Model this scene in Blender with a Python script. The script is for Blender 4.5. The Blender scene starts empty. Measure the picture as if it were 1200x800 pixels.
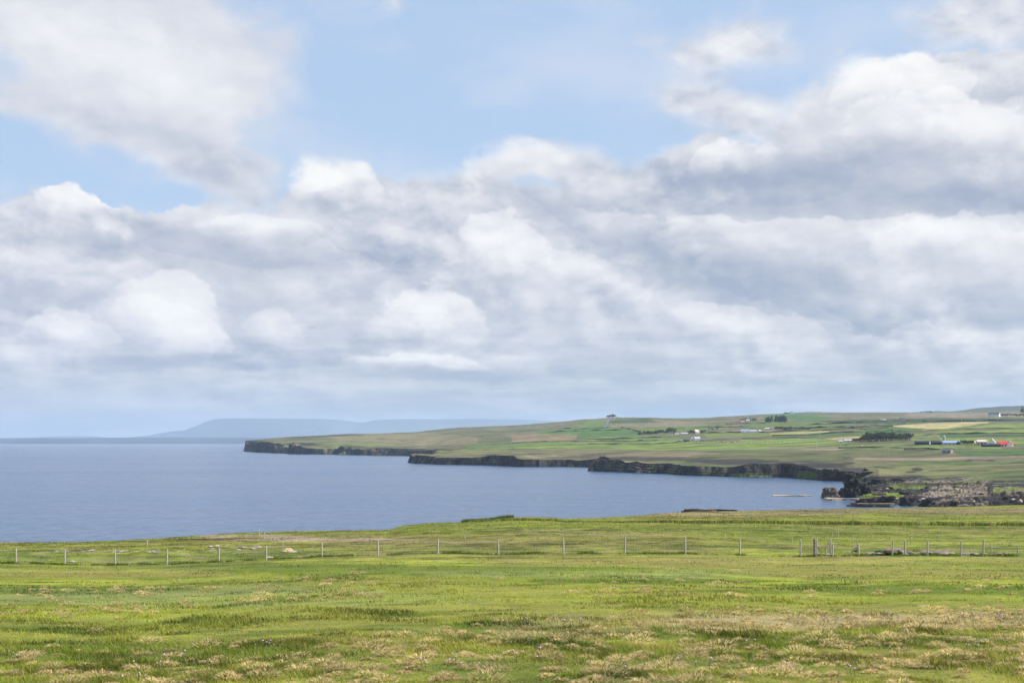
import bpy, bmesh, math, random
import numpy as np
from mathutils import Vector

R = math.radians
F = 1667.0          # focal length in photo pixels (1200 wide)
CX, HY = 600.0, 517.0
SEA = -25.0         # sea level, the eye is at z = 0
rnd = random.Random(7)
rng = np.random.default_rng(11)
scn = bpy.context.scene
COL = scn.collection

# ------------------------------------------------------------------ camera
cam_d = bpy.data.cameras.new('camera')
cam = bpy.data.objects.new('camera', cam_d)
COL.objects.link(cam)
cam.location = (0, 0, 0)
cam.rotation_euler = (R(90), 0, 0)
cam_d.sensor_width = 36
cam_d.lens = F / 1200 * 36
cam_d.shift_y = (HY - 400) / 1200
cam_d.clip_start = 0.3
cam_d.clip_end = 200000
scn.camera = cam

# ------------------------------------------------------------------ render
scn.render.engine = 'CYCLES'
scn.view_settings.view_transform = 'Standard'
scn.view_settings.look = 'None'
scn.view_settings.gamma = 1
scn.view_settings.exposure = 0.58
scn.view_settings.use_curve_mapping = False
scn.cycles.max_bounces = 5
scn.cycles.diffuse_bounces = 2
scn.cycles.glossy_bounces = 2
scn.cycles.transmission_bounces = 3
scn.cycles.volume_bounces = 2
scn.cycles.use_denoising = True
scn.cycles.use_adaptive_sampling = True
scn.cycles.adaptive_threshold = 0.012
scn.cycles.adaptive_min_samples = 12
try:
    scn.cycles.denoiser = 'OPENIMAGEDENOISE'
    scn.cycles.denoising_input_passes = 'RGB_ALBEDO_NORMAL'
except Exception:
    pass
scn.cycles.sample_clamp_indirect = 4

# ------------------------------------------------------------------ sun
SUN_AZ, SUN_EL = 94.0, 46.0       # degrees clockwise from the view direction, degrees up
sd = Vector((math.sin(R(SUN_AZ)) * math.cos(R(SUN_EL)), math.cos(R(SUN_AZ)) * math.cos(R(SUN_EL)), math.sin(R(SUN_EL))))
sl = bpy.data.lights.new('sun', 'SUN')
sl.energy = 5.0
sl.angle = R(0.53)
sl.color = (1.0, 0.955, 0.88)
so = bpy.data.objects.new('sun', sl)
COL.objects.link(so)
so.rotation_euler = sd.to_track_quat('Z', 'Y').to_euler()

# ------------------------------------------------------------------ world: blue sky and clouds
def lin(r, g, b):
    f = lambda c: (c / 255 / 12.92) if c / 255 <= 0.04045 else ((c / 255 + 0.055) / 1.055) ** 2.4
    return (f(r), f(g), f(b))

world = bpy.data.worlds.new('World')
scn.world = world
world.use_nodes = True
wt = world.node_tree
wt.nodes.clear()

class NB:
    """small helper to write node graphs"""
    def __init__(s, nt): s.nt = nt
    def n(s, typ, **kw):
        o = s.nt.nodes.new(typ)
        for k, v in kw.items(): setattr(o, k, v)
        return o
    def put(s, sock, v):
        if isinstance(v, bpy.types.NodeSocket): s.nt.links.new(v, sock)
        else: sock.default_value = v
    def m(s, op, a, b=0.0, c=0.0, clamp=False):
        o = s.n('ShaderNodeMath', operation=op, use_clamp=clamp)
        s.put(o.inputs[0], a); s.put(o.inputs[1], b); s.put(o.inputs[2], c)
        return o.outputs[0]
    def v(s, op, a, b=(0, 0, 0)):
        o = s.n('ShaderNodeVectorMath', operation=op)
        s.put(o.inputs[0], a)
        if op == 'SCALE': s.put(o.inputs[3], b)
        else: s.put(o.inputs[1], b)
        return o.outputs[1] if op in ('DOT_PRODUCT', 'LENGTH') else o.outputs[0]
    def xyz(s, x, y, z=0.0):
        o = s.n('ShaderNodeCombineXYZ')
        s.put(o.inputs[0], x); s.put(o.inputs[1], y); s.put(o.inputs[2], z)
        return o.outputs[0]
    def sep(s, v):
        o = s.n('ShaderNodeSeparateXYZ'); s.put(o.inputs[0], v); return o.outputs
    def noise(s, v, scale, detail=5, rough=0.55, lac=2.0, dist=0.0, col=False):
        o = s.n('ShaderNodeTexNoise')
        s.put(o.inputs['Vector'], v)
        o.inputs['Scale'].default_value = scale; o.inputs['Detail'].default_value = detail
        o.inputs['Roughness'].default_value = rough; o.inputs['Lacunarity'].default_value = lac
        o.inputs['Distortion'].default_value = dist
        return o.outputs[1] if col else o.outputs[0]
    def ss(s, x, lo, hi, a=0.0, b=1.0):
        o = s.n('ShaderNodeMapRange', interpolation_type='SMOOTHSTEP')
        s.put(o.inputs[0], x); s.put(o.inputs[1], lo); s.put(o.inputs[2], hi); s.put(o.inputs[3], a); s.put(o.inputs[4], b)
        return o.outputs[0]
    def ramp(s, x, pts, interp='LINEAR'):
        o = s.n('ShaderNodeValToRGB'); o.color_ramp.interpolation = interp
        e = o.color_ramp.elements
        while len(e) < len(pts): e.new(0.5)
        for q, (p, c) in zip(e, pts):
            q.position = p; q.color = (*c, 1)
        s.put(o.inputs[0], x)
        return o.outputs[0]
    def mix(s, f, a, b, blend='MIX'):
        o = s.n('ShaderNodeMix', data_type='RGBA', blend_type=blend)
        s.put(o.inputs[0], f)
        for i, c in ((6, a), (7, b)):
            if isinstance(c, tuple) and len(c) == 3: c = (*c, 1)
            s.put(o.inputs[i], c)
        return o.outputs[2]
    def curve(s, x, pts):
        o = s.n('ShaderNodeFloatCurve')
        c = o.mapping.curves[0]
        while len(c.points) < len(pts): c.points.new(0.5, 0.5)
        for q, (a, b) in zip(c.points, pts):
            q.location = (a, b); q.handle_type = 'AUTO'
        o.mapping.update()
        s.put(o.inputs[1], x)
        return o.outputs[0]

def sky_pt(px, py):
    az = math.atan((px - CX) / F)
    el = math.atan((HY - py) / F * math.cos(az))
    return az * 16.67, el * 16.67

def build_sky():
    B = NB(wt)
    tc = B.n('ShaderNodeTexCoord')
    x, y, z = B.sep(tc.outputs['Generated'])
    hyp = B.m('SQRT', B.m('ADD', B.m('MULTIPLY', x, x), B.m('MULTIPLY', y, y)))
    s = B.m('MULTIPLY', B.m('ARCTAN2', x, y), 16.67)
    t = B.m('MULTIPLY', B.m('ARCTAN2', z, hyp), 16.67)
    P = B.xyz(s, t)
    Ns = B.xyz(s, B.m('MULTIPLY', t, 1.45), 3.7)
    # warp so that outlines billow
    w1 = B.v('SUBTRACT', B.noise(Ns, 0.8, 4, 0.55, col=True), (0.5, 0.5, 0.5))
    w2 = B.v('SUBTRACT', B.noise(Ns, 3.2, 5, 0.6, col=True), (0.5, 0.5, 0.5))
    W = B.v('ADD', B.v('SCALE', w1, 0.85), B.v('SCALE', w2, 0.28))
    Wp = B.v('MULTIPLY', W, (1.0, 0.62, 0.0))
    PW = B.v('ADD', P, Wp)
    sw, tw, _ = B.sep(PW)

    def blobs(lst, vec, start):
        acc = start
        for (px, py, rx, ry, rot, amp) in lst:
            cx, cy = sky_pt(px, py)
            mp = B.n('ShaderNodeMapping', vector_type='TEXTURE')
            B.put(mp.inputs[0], vec)
            mp.inputs[1].default_value = (cx, cy, 0)
            mp.inputs[2].default_value = (0, 0, R(rot))
            mp.inputs[3].default_value = (rx / 100, ry / 100, 1)
            g = B.n('ShaderNodeTexGradient', gradient_type='QUADRATIC_SPHERE')
            B.put(g.inputs[0], mp.outputs[0])
            acc = B.m('MULTIPLY_ADD', g.outputs[1], amp, acc)
        return acc

    # ---- outline of the main bank of cloud
    top = [(-2600, 150), (-900, 190), (-300, 235), (0, 232), (60, 222), (125, 224), (160, 243), (205, 244), (240, 236), (300, 240), (330, 222), (352, 200), (385, 187), (420, 194), (447, 208),
           (480, 199), (535, 198), (562, 178), (600, 166), (650, 168), (705, 180), (735, 192), (760, 176), (790, 170), (830, 160), (870, 176), (900, 165), (930, 118), (960, 92),
           (1000, 78), (1040, 70), (1100, 60), (1200, 52), (1500, 60), (2400, 150), (3900, 200)]
    fx = B.ss(sw, -14.0, 14.0)
    mr = B.n('ShaderNodeMapRange'); B.put(mr.inputs[0], sw); mr.inputs[1].default_value = -14; mr.inputs[2].default_value = 14
    pts = []
    for px, py in top:
        a, b = sky_pt(px, py)
        pts.append(((a + 14) / 28, b / 8))
    edge = B.m('MULTIPLY', B.curve(mr.outputs[0], [(0, pts[0][1])] + pts + [(1, pts[-1][1])]), 8.0)
    soft = B.noise(Ns, 0.5, 2, 0.5)
    wdt = B.ss(soft, 0.38, 0.62, 0.02, 0.18)
    n0 = None
    fine = B.m('SUBTRACT', B.noise(Ns, 4.5, 6, 0.65), 0.5)
    dd = B.m('DIVIDE', B.m('MULTIPLY_ADD', fine, 0.16, B.m('SUBTRACT', edge, tw)), wdt)
    bank = B.ss(dd, -1.0, 1.0)
    # ---- loose clouds above the bank
    loose = [(90, 20, 350, 140, -8, 3.0), (190, 80, 220, 130, -12, 2.6), (130, 150, 170, 60, -12, 1.3), (230, 175, 150, 75, -38, 1.6), (270, 215, 120, 60, -35, 1.5), (60, 120, 120, 60, -10, 0.9),
             (5, 130, 70, 28, 0, 0.8), (465, 2, 60, 40, 0, 1.1), (350, 52, 60, 40, 0, 0.3), (600, -10, 70, 20, 0, 0.7),
             (862, 48, 120, 62, 8, 1.6), (810, 62, 80, 30, 0, 0.8), (930, 70, 80, 30, -10, 0.5), (815, 112, 110, 48, -8, 1.35), (885, 145, 150, 70, -20, 1.6), (760, 40, 40, 18, 0, 0.5), (985, 65, 60, 26, 0, 0.6), (960, 130, 90, 60, 0, 0.9),
             (1185, 6, 180, 84, 6, 2.4), (320, 195, 60, 40, -30, .6),
             (620, 212, 46, 15, 0, -0.0)]
    wisp = B.m('SUBTRACT', B.noise(Ns, 1.3, 7, 0.6), 0.5)
    L = blobs(loose, PW, B.m('MULTIPLY_ADD', wisp, 1.3, -0.1))
    looseA = B.ss(L, 0.0, 1.15)
    # ---- clouds away from the picture
    gen = B.noise(Ns, 0.22, 6, 0.55)
    high = B.m('MULTIPLY', B.ss(gen, 0.45, 0.62), B.m('MAXIMUM', B.ss(t, 5.6, 7.5), B.ss(B.m('ABSOLUTE', s), 6.6, 9.0)))
    A = B.m('MAXIMUM', B.m('MAXIMUM', bank, B.m('MULTIPLY', looseA, 0.93)), high)
    # small rents of blue in the bank
    rents = blobs([(622, 213, 55, 17, 0, 1.0), (1150, 300, 40, 14, 0, 0.2), (390, 222, 30, 14, -30, 0.3)], PW, 0.0)
    A = B.m('MULTIPLY', A, B.m('SUBTRACT', 1.0, B.m('MULTIPLY', B.ss(rents, 0.05, 0.6), 0.65)))

    # ---- brightness
    # relief: the same billows sampled a step towards the sun
    def billow(off):
        v = B.v('ADD', Ns, off)
        vw = B.v('ADD', v, B.v('SCALE', B.v('SUBTRACT', B.noise(v, 1.1, 3, 0.5, col=True), (0.5, 0.5, 0.5)), 0.7))
        a = B.noise(vw, 0.75, 8, 0.53)
        vo = B.n('ShaderNodeTexVoronoi', feature='SMOOTH_F1', voronoi_dimensions='2D')
        B.put(vo.inputs['Vector'], vw)
        vo.inputs['Scale'].default_value = 1.7; vo.inputs['Detail'].default_value = 1.5; vo.inputs['Roughness'].default_value = 0.4
        vo.inputs['Lacunarity'].default_value = 2.3; vo.inputs['Smoothness'].default_value = 0.6
        return B.m('SUBTRACT', a, B.m('MULTIPLY', vo.outputs['Distance'], 0.20))
    n0 = billow((0, 0, 0)); n1 = billow((0.09, 0.17, 0))
    rel = B.m('SUBTRACT', n0, n1)
    bright = [
        (90, 232, 75, 40, 10, 0.42), (30, 240, 60, 30, 0, 0.25), (120, 262, 60, 26, -10, 0.15), (385, 206, 60, 36, 0, 0.42), (310, 262, 95, 26, -5, 0.3), (450, 262, 120, 40, 0, 0.18),
        (200, 372, 105, 72, -18, 0.42), (235, 395, 60, 40, -30, 0.25), (78, 388, 80, 34, -8, 0.46), (20, 300, 90, 30, -6, 0.18), (90, 322, 120, 22, -4, 0.3), (60, 412, 130, 22, -3, 0.2),
        (250, 262, 90, 20, -6, 0.2), (340, 336, 70, 26, -6, 0.25), (325, 380, 60, 38, -8, 0.22), (505, 375, 100, 52, -20, 0.38), (470, 350, 60, 30, 0, 0.2), (585, 285, 70, 46, -25, 0.42), (520, 285, 60, 60, -20, 0.2), (640, 310, 90, 40, -30, 0.28),
        (590, 180, 90, 26, 0, 0.25), (650, 190, 90, 20, -4, 0.15), (200, 90, 170, 80, -20, 0.38), (70, 45, 220, 70, 0, 0.25), (860, 45, 60, 30, 0, 0.12),
        (1060, 92, 120, 42, -5, 0.42), (1100, 140, 150, 42, -5, 0.28), (1000, 90, 60, 30, 25, 0.25), (860, 172, 90, 18, 12, 0.30), (960, 165, 80, 26, 0, 0.12),
        (850, 262, 260, 26, -3, 0.36), (1080, 268, 190, 32, 0, 0.45), (1180, 290, 90, 50, 0, 0.3), (930, 290, 90, 30, -15, 0.2), (1060, 330, 120, 34, -18, 0.22),
        (740, 340, 150, 36, -20, 0.26), (850, 378, 150, 30, -12, 0.30), (700, 270, 110, 30, -20, 0.2), (975, 352, 60, 18, -10, 0.25), (1100, 400, 120, 26, -6, 0.25), (1060, 300, 60, 40, -30, 0.12),
        (480, 424, 110, 17, 0, 0.36), (600, 420, 90, 12, 3, 0.18), (300, 432, 130, 9, 0, 0.14), (200, 447, 220, 14, 0, 0.14), (400, 455, 230, 12, 0, 0.13), (560, 400, 90, 20, -8, 0.14), (650, 395, 90, 30, -8, 0.12), (720, 455, 160, 9, 0, 0.10), (60, 462, 150, 14, 0, 0.12), (1090, 438, 80, 12, 0, 0.08)]
    dark = [
        (480, 312, 60, 30, -48, -0.34), (440, 290, 90, 26, -15, -0.26), (250, 288, 160, 30, -10, -0.20), (140, 285, 90, 24, -4, -0.18), (385, 242, 60, 16, -35, -0.30), (40, 330, 120, 36, 0, -0.22), (110, 350, 90, 20, 0, -0.20), (130, 400, 50, 40, -40, -0.16),
        (40, 352, 110, 30, 5, -0.18), (330, 330, 120, 50, 0, -0.14), (270, 425, 190, 22, -3, -0.28), (160, 420, 110, 16, -6, -0.2), (400, 425, 90, 22, 0, -0.2), (560, 440, 260, 15, 0, -0.22), (640, 420, 60, 20, 0, -0.08), (730, 432, 150, 22, 0, -0.18), (690, 405, 120, 14, -12, -0.16),
        (240, 190, 150, 46, -35, -0.30), (120, 140, 160, 36, -10, -0.22), (300, 235, 60, 26, -20, -0.14), (10, 130, 80, 40, 0, -0.08),
        (930, 205, 320, 48, 0, -0.34), (760, 195, 120, 34, -10, -0.24), (1010, 190, 160, 40, 6, -0.20), (1150, 225, 160, 34, 0, -0.26), (1100, 190, 160, 26, 0, -0.10), (760, 260, 110, 30, -20, -0.2), (700, 235, 90, 22, 0, -0.14),
        (860, 330, 260, 62, -18, -0.34), (960, 330, 140, 50, -22, -0.24), (780, 300, 150, 40, -25, -0.24), (660, 265, 120, 40, -30, -0.16), (1130, 350, 130, 44, -15, -0.26), (1170, 380, 90, 30, 0, -0.14), (985, 400, 140, 26, -8, -0.22), (830, 410, 110, 20, -8, -0.18), (720, 390, 80, 18, -20, -0.16), (590, 345, 70, 40, -40, -0.14), (480, 400, 70, 16, 0, -0.12),
        (860, 60, 200, 50, 0, -0.05), (1180, 10, 120, 50, 0, -0.12), (830, 120, 120, 30, 0, -0.08), (600, 225, 120, 30, 0, -0.10), (1180, 120, 80, 20, -6, -0.12)]
    calm = B.ss(B.noise(B.xyz(s, t, 9.1), 0.45, 2, 0.5), 0.36, 0.62, 0.42, 1.0)
    calm = B.m('MULTIPLY', calm, B.m('SUBTRACT', 1.0, B.m('MULTIPLY', B.ss(tw, 2.9, 3.4), B.ss(sw, -1.5, -2.6, 0.0, 0.72))))
    base = B.m('MULTIPLY_ADD', rel, B.m('MULTIPLY', calm, 1.7), 0.53)
    det = B.m('SUBTRACT', B.noise(B.v('ADD', B.v('MULTIPLY', Ns, (1.0, 1.5, 1.0)), B.v('SCALE', w2, 0.35)), 1.9, 8, 0.66), 0.5)
    base = B.m('MULTIPLY_ADD', det, B.m('MULTIPLY', calm, 0.52), base)
    # near the horizon the banks lie in long thin layers
    lay = B.m('SUBTRACT', B.noise(B.xyz(B.m('MULTIPLY', s, 0.5), B.m('MULTIPLY', t, 3.6)), 1.1, 6, 0.6), 0.5)
    base = B.m('MULTIPLY_ADD', B.m('MULTIPLY', lay, B.ss(t, 0.9, 1.9, 1.0, 0.0)), 1.15, base)
    PW2 = B.v('ADD', P, B.v('MULTIPLY', W, (0.8, 0.5, 0.0)))
    br = blobs(bright + dark, PW2, base)
    # cumulus heads with a crisp lit crown (and, turned over, grey sheets with a crisp underside)
    _, _w, _ = B.sep(W)
    Pc = B.v('ADD', P, B.v('MULTIPLY', W, (0.55, 0.45, 0.0)))
    pn = B.m('ADD', B.m('SUBTRACT', B.noise(Ns, 2.6, 7, 0.66), 0.5), B.m('MULTIPLY', B.m('SUBTRACT', 0.30, n0), 0.9))
    for (px, py, rx, ry, rot, amp) in [(198, 385, 68, 62, -22, 0.25), (232, 402, 40, 34, -30, 0.16), (170, 372, 34, 26, 0, 0.12), (82, 396, 54, 30, -8, 0.22), (60, 388, 30, 20, 0, 0.12), (92, 246, 48, 30, -4, 0.32), (388, 218, 50, 38, -4, 0.30), (362, 214, 20, 18, 0, 0.15), (310, 270, 70, 18, -4, 0.18),
                                       (508, 385, 62, 52, -12, 0.24), (592, 300, 48, 48, -16, 0.24), (1050, 112, 76, 44, 4, 0.24), (1105, 165, 120, 50, -6, 0.20), (1180, 160, 90, 46, 0, 0.18), (858, 192, 60, 26, 12, 0.2), (600, 186, 60, 26, 0, 0.16),
                                       (325, 392, 34, 30, 0, 0.14), (1130, 305, 90, 46, -6, 0.16), (700, 345, 70, 40, -20, 0.14), (880, 385, 90, 26, -10, 0.18), (482, 428, 86, 12, -2, 0.25), (1075, 398, 40, 22, 0, 0.14),
                                       (1000, 222, 340, 34, 180, -0.26), (870, 200, 120, 40, 176, -0.12), (440, 282, 80, 22, 168, -0.14), (250, 290, 110, 18, 172, -0.14), (250, 418, 180, 18, 180, -0.16), (620, 438, 280, 10, 180, -0.12),
                                       (940, 340, 120, 30, 160, -0.16), (1060, 372, 110, 24, 165, -0.14), (700, 262, 90, 24, 155, -0.1)]:
        cx, cy = sky_pt(px, py)
        mp = B.n('ShaderNodeMapping', vector_type='TEXTURE')
        B.put(mp.inputs[0], Pc)
        mp.inputs[1].default_value = (cx, cy, 0); mp.inputs[2].default_value = (0, 0, R(rot)); mp.inputs[3].default_value = (rx / 100, ry / 100, 1)
        rr = B.m('MULTIPLY_ADD', pn, 0.75, B.v('LENGTH', mp.outputs[0]))
        yy = B.sep(mp.outputs[0])[1]
        mk = B.m('MULTIPLY', B.ss(rr, 0.90, 1.01, 1.0, 0.0), B.ss(yy, -0.75, 0.85))
        br = B.m('MULTIPLY_ADD', mk, amp, br)
    # brighter rim just under the top outline
    rim = B.m('MULTIPLY', B.ss(dd, -1.0, 0.5), B.ss(dd, 1.0, 6.0, 1.0, 0.0))
    br = B.m('MULTIPLY_ADD', rim, 0.13, br)
    br = B.m('MULTIPLY_ADD', det, 0.30, br)
    br = B.m('MULTIPLY_ADD', br, 0.88, -0.05)
    br = B.m('MULTIPLY_ADD', B.m('SUBTRACT', 1.0, bank), 0.13, br)
    ccol = B.ramp(br, [(0.0, lin(166, 177, 199)), (0.18, lin(182, 190, 207)), (0.34, lin(199, 204, 216)), (0.52, lin(220, 222, 230)), (0.74, lin(240, 240, 243)), (1.0, lin(253, 253, 252))])
    # low air: the cloud bases go blue-grey towards the horizon
    lowL = lin(182, 191, 203); lowR = lin(147, 162, 185)
    low = B.mix(B.ss(s, -4.0, 2.0), lowL, lowR)
    ccol = B.mix(B.ss(t, 0.05, 1.15, 0.9, 0.0), ccol, B.mix(B.m('MULTIPLY_ADD', lay, 3.4, 0.22, clamp=True), low, lin(206, 211, 222)))
    # blue sky
    sky = B.n('ShaderNodeTexSky', sky_type='NISHITA')
    sky.sun_disc = False
    sky.sun_elevation = R(SUN_EL)
    sky.sun_rotation = R(SUN_AZ)
    sky.altitude = 30; sky.air_density = 1.0; sky.dust_density = 1.0; sky.ozone_density = 1.5
    EXPO = 2 ** scn.view_settings.exposure
    k = 10.0 / EXPO
    veil = B.mix(0.75, sky.outputs[0], tuple(c * k for c in lin(188, 212, 244)))
    cc = B.v('SCALE', ccol, k)
    thin = B.noise(B.v('ADD', B.v('MULTIPLY', Ns, (0.6, 1.3, 1.0)), B.v('SCALE', w1, 1.2)), 0.55, 6, 0.55)
    veil = B.mix(B.ss(thin, 0.42, 0.75, 0.0, 0.38), veil, tuple(c * k for c in lin(226, 230, 238)))
    out = B.mix(A, veil, cc)
    bg = B.n('ShaderNodeBackground')
    B.put(bg.inputs[0], out); bg.inputs[1].default_value = 0.1
    wo = B.n('ShaderNodeOutputWorld')
    wt.links.new(bg.outputs[0], wo.inputs[0])
build_sky()
world.cycles.sampling_method = 'MANUAL'
world.cycles.sample_map_resolution = 512

# ------------------------------------------------------------------ numpy noise
def _hash(ix, iy, seed):
    h = (ix.astype(np.int64) * 374761393 + iy.astype(np.int64) * 668265263 + seed * 1442695041) & 0x7fffffff
    h = ((h ^ (h >> 13)) * 1274126177) & 0x7fffffff
    h = h ^ (h >> 16)
    return (h & 0xffff) / 65535.0

def vnoise(x, y, seed=0):
    ix = np.floor(x); iy = np.floor(y)
    fx = x - ix; fy = y - iy
    fx = fx * fx * (3 - 2 * fx); fy = fy * fy * (3 - 2 * fy)
    a = _hash(ix, iy, seed); b = _hash(ix + 1, iy, seed); c = _hash(ix, iy + 1, seed); d = _hash(ix + 1, iy + 1, seed)
    return (a * (1 - fx) + b * fx) * (1 - fy) + (c * (1 - fx) + d * fx) * fy

def fbm(x, y, scale, octaves=4, seed=0, gain=0.5):
    x = np.asarray(x, float) / scale; y = np.asarray(y, float) / scale
    t = 0; a = 1; n = 0
    for i in range(octaves):
        t = t + a * vnoise(x + 17.3 * i, y - 9.1 * i, seed + i * 13); n += a
        a *= gain; x = x * 2.03; y = y * 2.03
    return t / n          # 0..1, mean .5

def sstep(x, a, b):
    t = np.clip((x - a) / (b - a), 0, 1)
    return t * t * (3 - 2 * t)

# ------------------------------------------------------------------ object helpers
def tag(o, label=None, cat=None, group=None, kind=None):
    if label: o['label'] = label
    if cat: o['category'] = cat
    if group: o['group'] = group
    if kind: o['kind'] = kind
    return o

def empty(name, loc, rz=0.0, label=None, cat=None, group=None, scale=1.0):
    o = bpy.data.objects.new(name, None)
    COL.objects.link(o)
    o.location = loc; o.rotation_euler = (0, 0, rz); o.scale = (scale,) * 3
    o.empty_display_size = 0.1
    return tag(o, label, cat, group)

def mesh_obj(name, verts, faces, mat, parent=None, colors=None, smooth=False, fast=None):
    me = bpy.data.meshes.new(name)
    if fast is not None:                       # fast: numpy verts (n,3), numpy faces (m,k)
        v = np.asarray(verts, np.float32); f = np.asarray(faces, np.int32)
        me.vertices.add(len(v)); me.vertices.foreach_set('co', v.ravel())
        k = f.shape[1]
        me.loops.add(f.size); me.loops.foreach_set('vertex_index', f.ravel())
        me.polygons.add(len(f)); me.polygons.foreach_set('loop_start', np.arange(0, f.size, k, dtype=np.int32))
        if smooth: me.polygons.foreach_set('use_smooth', np.ones(len(f), bool))
        me.update(calc_edges=True)
    else:
        me.from_pydata([tuple(p) for p in verts], [], [tuple(q) for q in faces])
        if smooth: me.polygons.foreach_set('use_smooth', [True] * len(me.polygons))
        me.update()
    if colors is not None:
        c = np.ones((len(verts), 4), np.float32); c[:, :np.asarray(colors).shape[1]] = colors
        at = me.color_attributes.new('Col', 'FLOAT_COLOR', 'POINT')
        at.data.foreach_set('color', c.ravel())
    if mat: me.materials.append(mat)
    o = bpy.data.objects.new(name, me)
    COL.objects.link(o)
    if parent: o.parent = parent
    return o

class MB:
    """collects solids for ONE mesh"""
    def __init__(s): s.v = []; s.f = []
    def add(s, vs, fs):
        n = len(s.v); s.v += [tuple(p) for p in vs]; s.f += [tuple(i + n for i in q) for q in fs]
        return s
    def box(s, c, d, rz=0.0):
        cx, cy, cz = c; a, b, h = d[0] / 2, d[1] / 2, d[2] / 2
        co, si = math.cos(rz), math.sin(rz)
        vs = []
        for z in (-h, h):
            for x, y in ((-a, -b), (a, -b), (a, b), (-a, b)):
                vs.append((cx + x * co - y * si, cy + x * si + y * co, cz + z))
        return s.add(vs, [(3, 2, 1, 0), (4, 5, 6, 7), (0, 1, 5, 4), (1, 2, 6, 5), (2, 3, 7, 6), (3, 0, 4, 7)])
    def tube(s, p, q, r0, r1=None, n=6):
        r1 = r0 if r1 is None else r1
        p = Vector(p); q = Vector(q); d = (q - p).normalized()
        u = d.orthogonal().normalized(); w = d.cross(u)
        vs = []
        for c, r in ((p, r0), (q, r1)):
            for k in range(n):
                a = 2 * math.pi * k / n
                vs.append(c + u * (math.cos(a) * r) + w * (math.sin(a) * r))
        fs = [(k, (k + 1) % n, n + (k + 1) % n, n + k) for k in range(n)]
        fs += [tuple(range(n))[::-1], tuple(range(n, 2 * n))]
        return s.add(vs, fs)
    def gable(s, L, Wd, h0, h1, ov=0.0, th=None):
        """solid gabled prism, ridge along x"""
        a, b = L / 2 + ov, Wd / 2 + ov
        vs = [(-a, -b, h0), (a, -b, h0), (a, b, h0), (-a, b, h0), (-a, 0, h1), (a, 0, h1)]
        return s.add(vs, [(0, 3, 2, 1), (0, 1, 5, 4), (2, 3, 4, 5), (0, 4, 3), (1, 2, 5)])
    def build(s, name, mat, parent=None, smooth=False):
        return mesh_obj(name, s.v, s.f, mat, parent, smooth=smooth)

# ------------------------------------------------------------------ materials
def mat(name):
    m = bpy.data.materials.new(name); m.use_nodes = True
    nt = m.node_tree
    return m, NB(nt), nt.nodes['Principled BSDF']

def simple(name, rgb, rough=0.8, var=0.12, scale=3.0, metallic=0.0):
    m, B, p = mat(name)
    tc = B.n('ShaderNodeTexCoord')
    n = B.noise(tc.outputs['Object'], scale, 5, 0.6)
    a = tuple(max(0, c * (1 - var * 2)) for c in rgb); b = tuple(min(1, c * (1 + var * 2)) for c in rgb)
    B.put(p.inputs['Base Color'], B.ramp(n, [(0.25, a), (0.75, b)]))
    p.inputs['Roughness'].default_value = rough
    p.inputs['Metallic'].default_value = metallic
    p.inputs['Specular IOR Level'].default_value = 0.25
    return m

def ground_mat(name, fine=True, rock=False):
    m, B, p = mat(name)
    at = B.n('ShaderNodeAttribute', attribute_name='Col')
    g = B.n('ShaderNodeNewGeometry')
    pos = g.outputs['Position']
    n1 = B.noise(pos, 0.9 if fine else 0.05, 6, 0.65)
    n2 = B.noise(pos, 9.0 if fine else 0.25, 4, 0.6)
    f = B.m('MULTIPLY_ADD', n1, 0.9, 0.32)
    f = B.m('MULTIPLY', f, B.m('MULTIPLY_ADD', n2, 0.8, 0.6))
    col = B.v('SCALE', at.outputs[0], f)
    hgt = B.m('MULTIPLY_ADD', n2, 0.05 if fine else 0.6, B.m('MULTIPLY', n1, 0.12 if fine else 1.5))
    if rock:
        # bare rock where the ground is steep: thin beds of dark flagstone
        sx, sy, sz = B.sep(pos)
        jit = B.noise(pos, 0.06, 5, 0.6)
        bed = B.noise(B.xyz(B.m('MULTIPLY', sx, 0.02), B.m('MULTIPLY', sy, 0.02), B.m('MULTIPLY_ADD', jit, 1.2, sz)), 1.6, 6, 0.7)
        blk = B.noise(B.xyz(sx, sy, B.m('MULTIPLY', sz, 0.35)), 0.16, 6, 0.65)
        rc = B.ramp(B.m('MULTIPLY_ADD', blk, 0.5, B.m('MULTIPLY', bed, 0.5)), [(0.34, (0.012, 0.014, 0.02)), (0.49, (0.04, 0.04, 0.046)), (0.56, (0.11, 0.095, 0.085)), (0.66, (0.30, 0.235, 0.18))])
        nz = B.sep(g.outputs['True Normal'])[2]
        steep = B.ss(B.m('ADD', B.m('ABSOLUTE', nz), B.m('MULTIPLY_ADD', blk, 0.5, -0.25)), 0.55, 0.8, 1.0, 0.0)
        low = B.ss(B.m('ADD', sz, B.m('MULTIPLY', B.m('SUBTRACT', blk, 0.5), 5.0)), -24.3, -22.6, 1.0, 0.0)
        rk = B.m('MULTIPLY', B.m('MAXIMUM', steep, low), B.m('SUBTRACT', 1.0, at.outputs['Alpha']))
        wl = B.ss(B.m('MULTIPLY_ADD', blk, 1.6, sz), -24.2, -23.6, 0.35, 1.0)
        rc = B.v('SCALE', rc, B.m('MULTIPLY', wl, 0.55))
        col = B.mix(rk, col, rc)
    B.put(p.inputs['Base Color'], col)
    p.inputs['Roughness'].default_value = 0.9
    p.inputs['Specular IOR Level'].default_value = 0.15
    b = B.n('ShaderNodeBump')
    b.inputs['Strength'].default_value = 0.8
    b.inputs['Distance'].default_value = 1.0
    B.put(b.inputs['Height'], hgt)
    B.put(p.inputs['Normal'], b.outputs[0])
    return m

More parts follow.
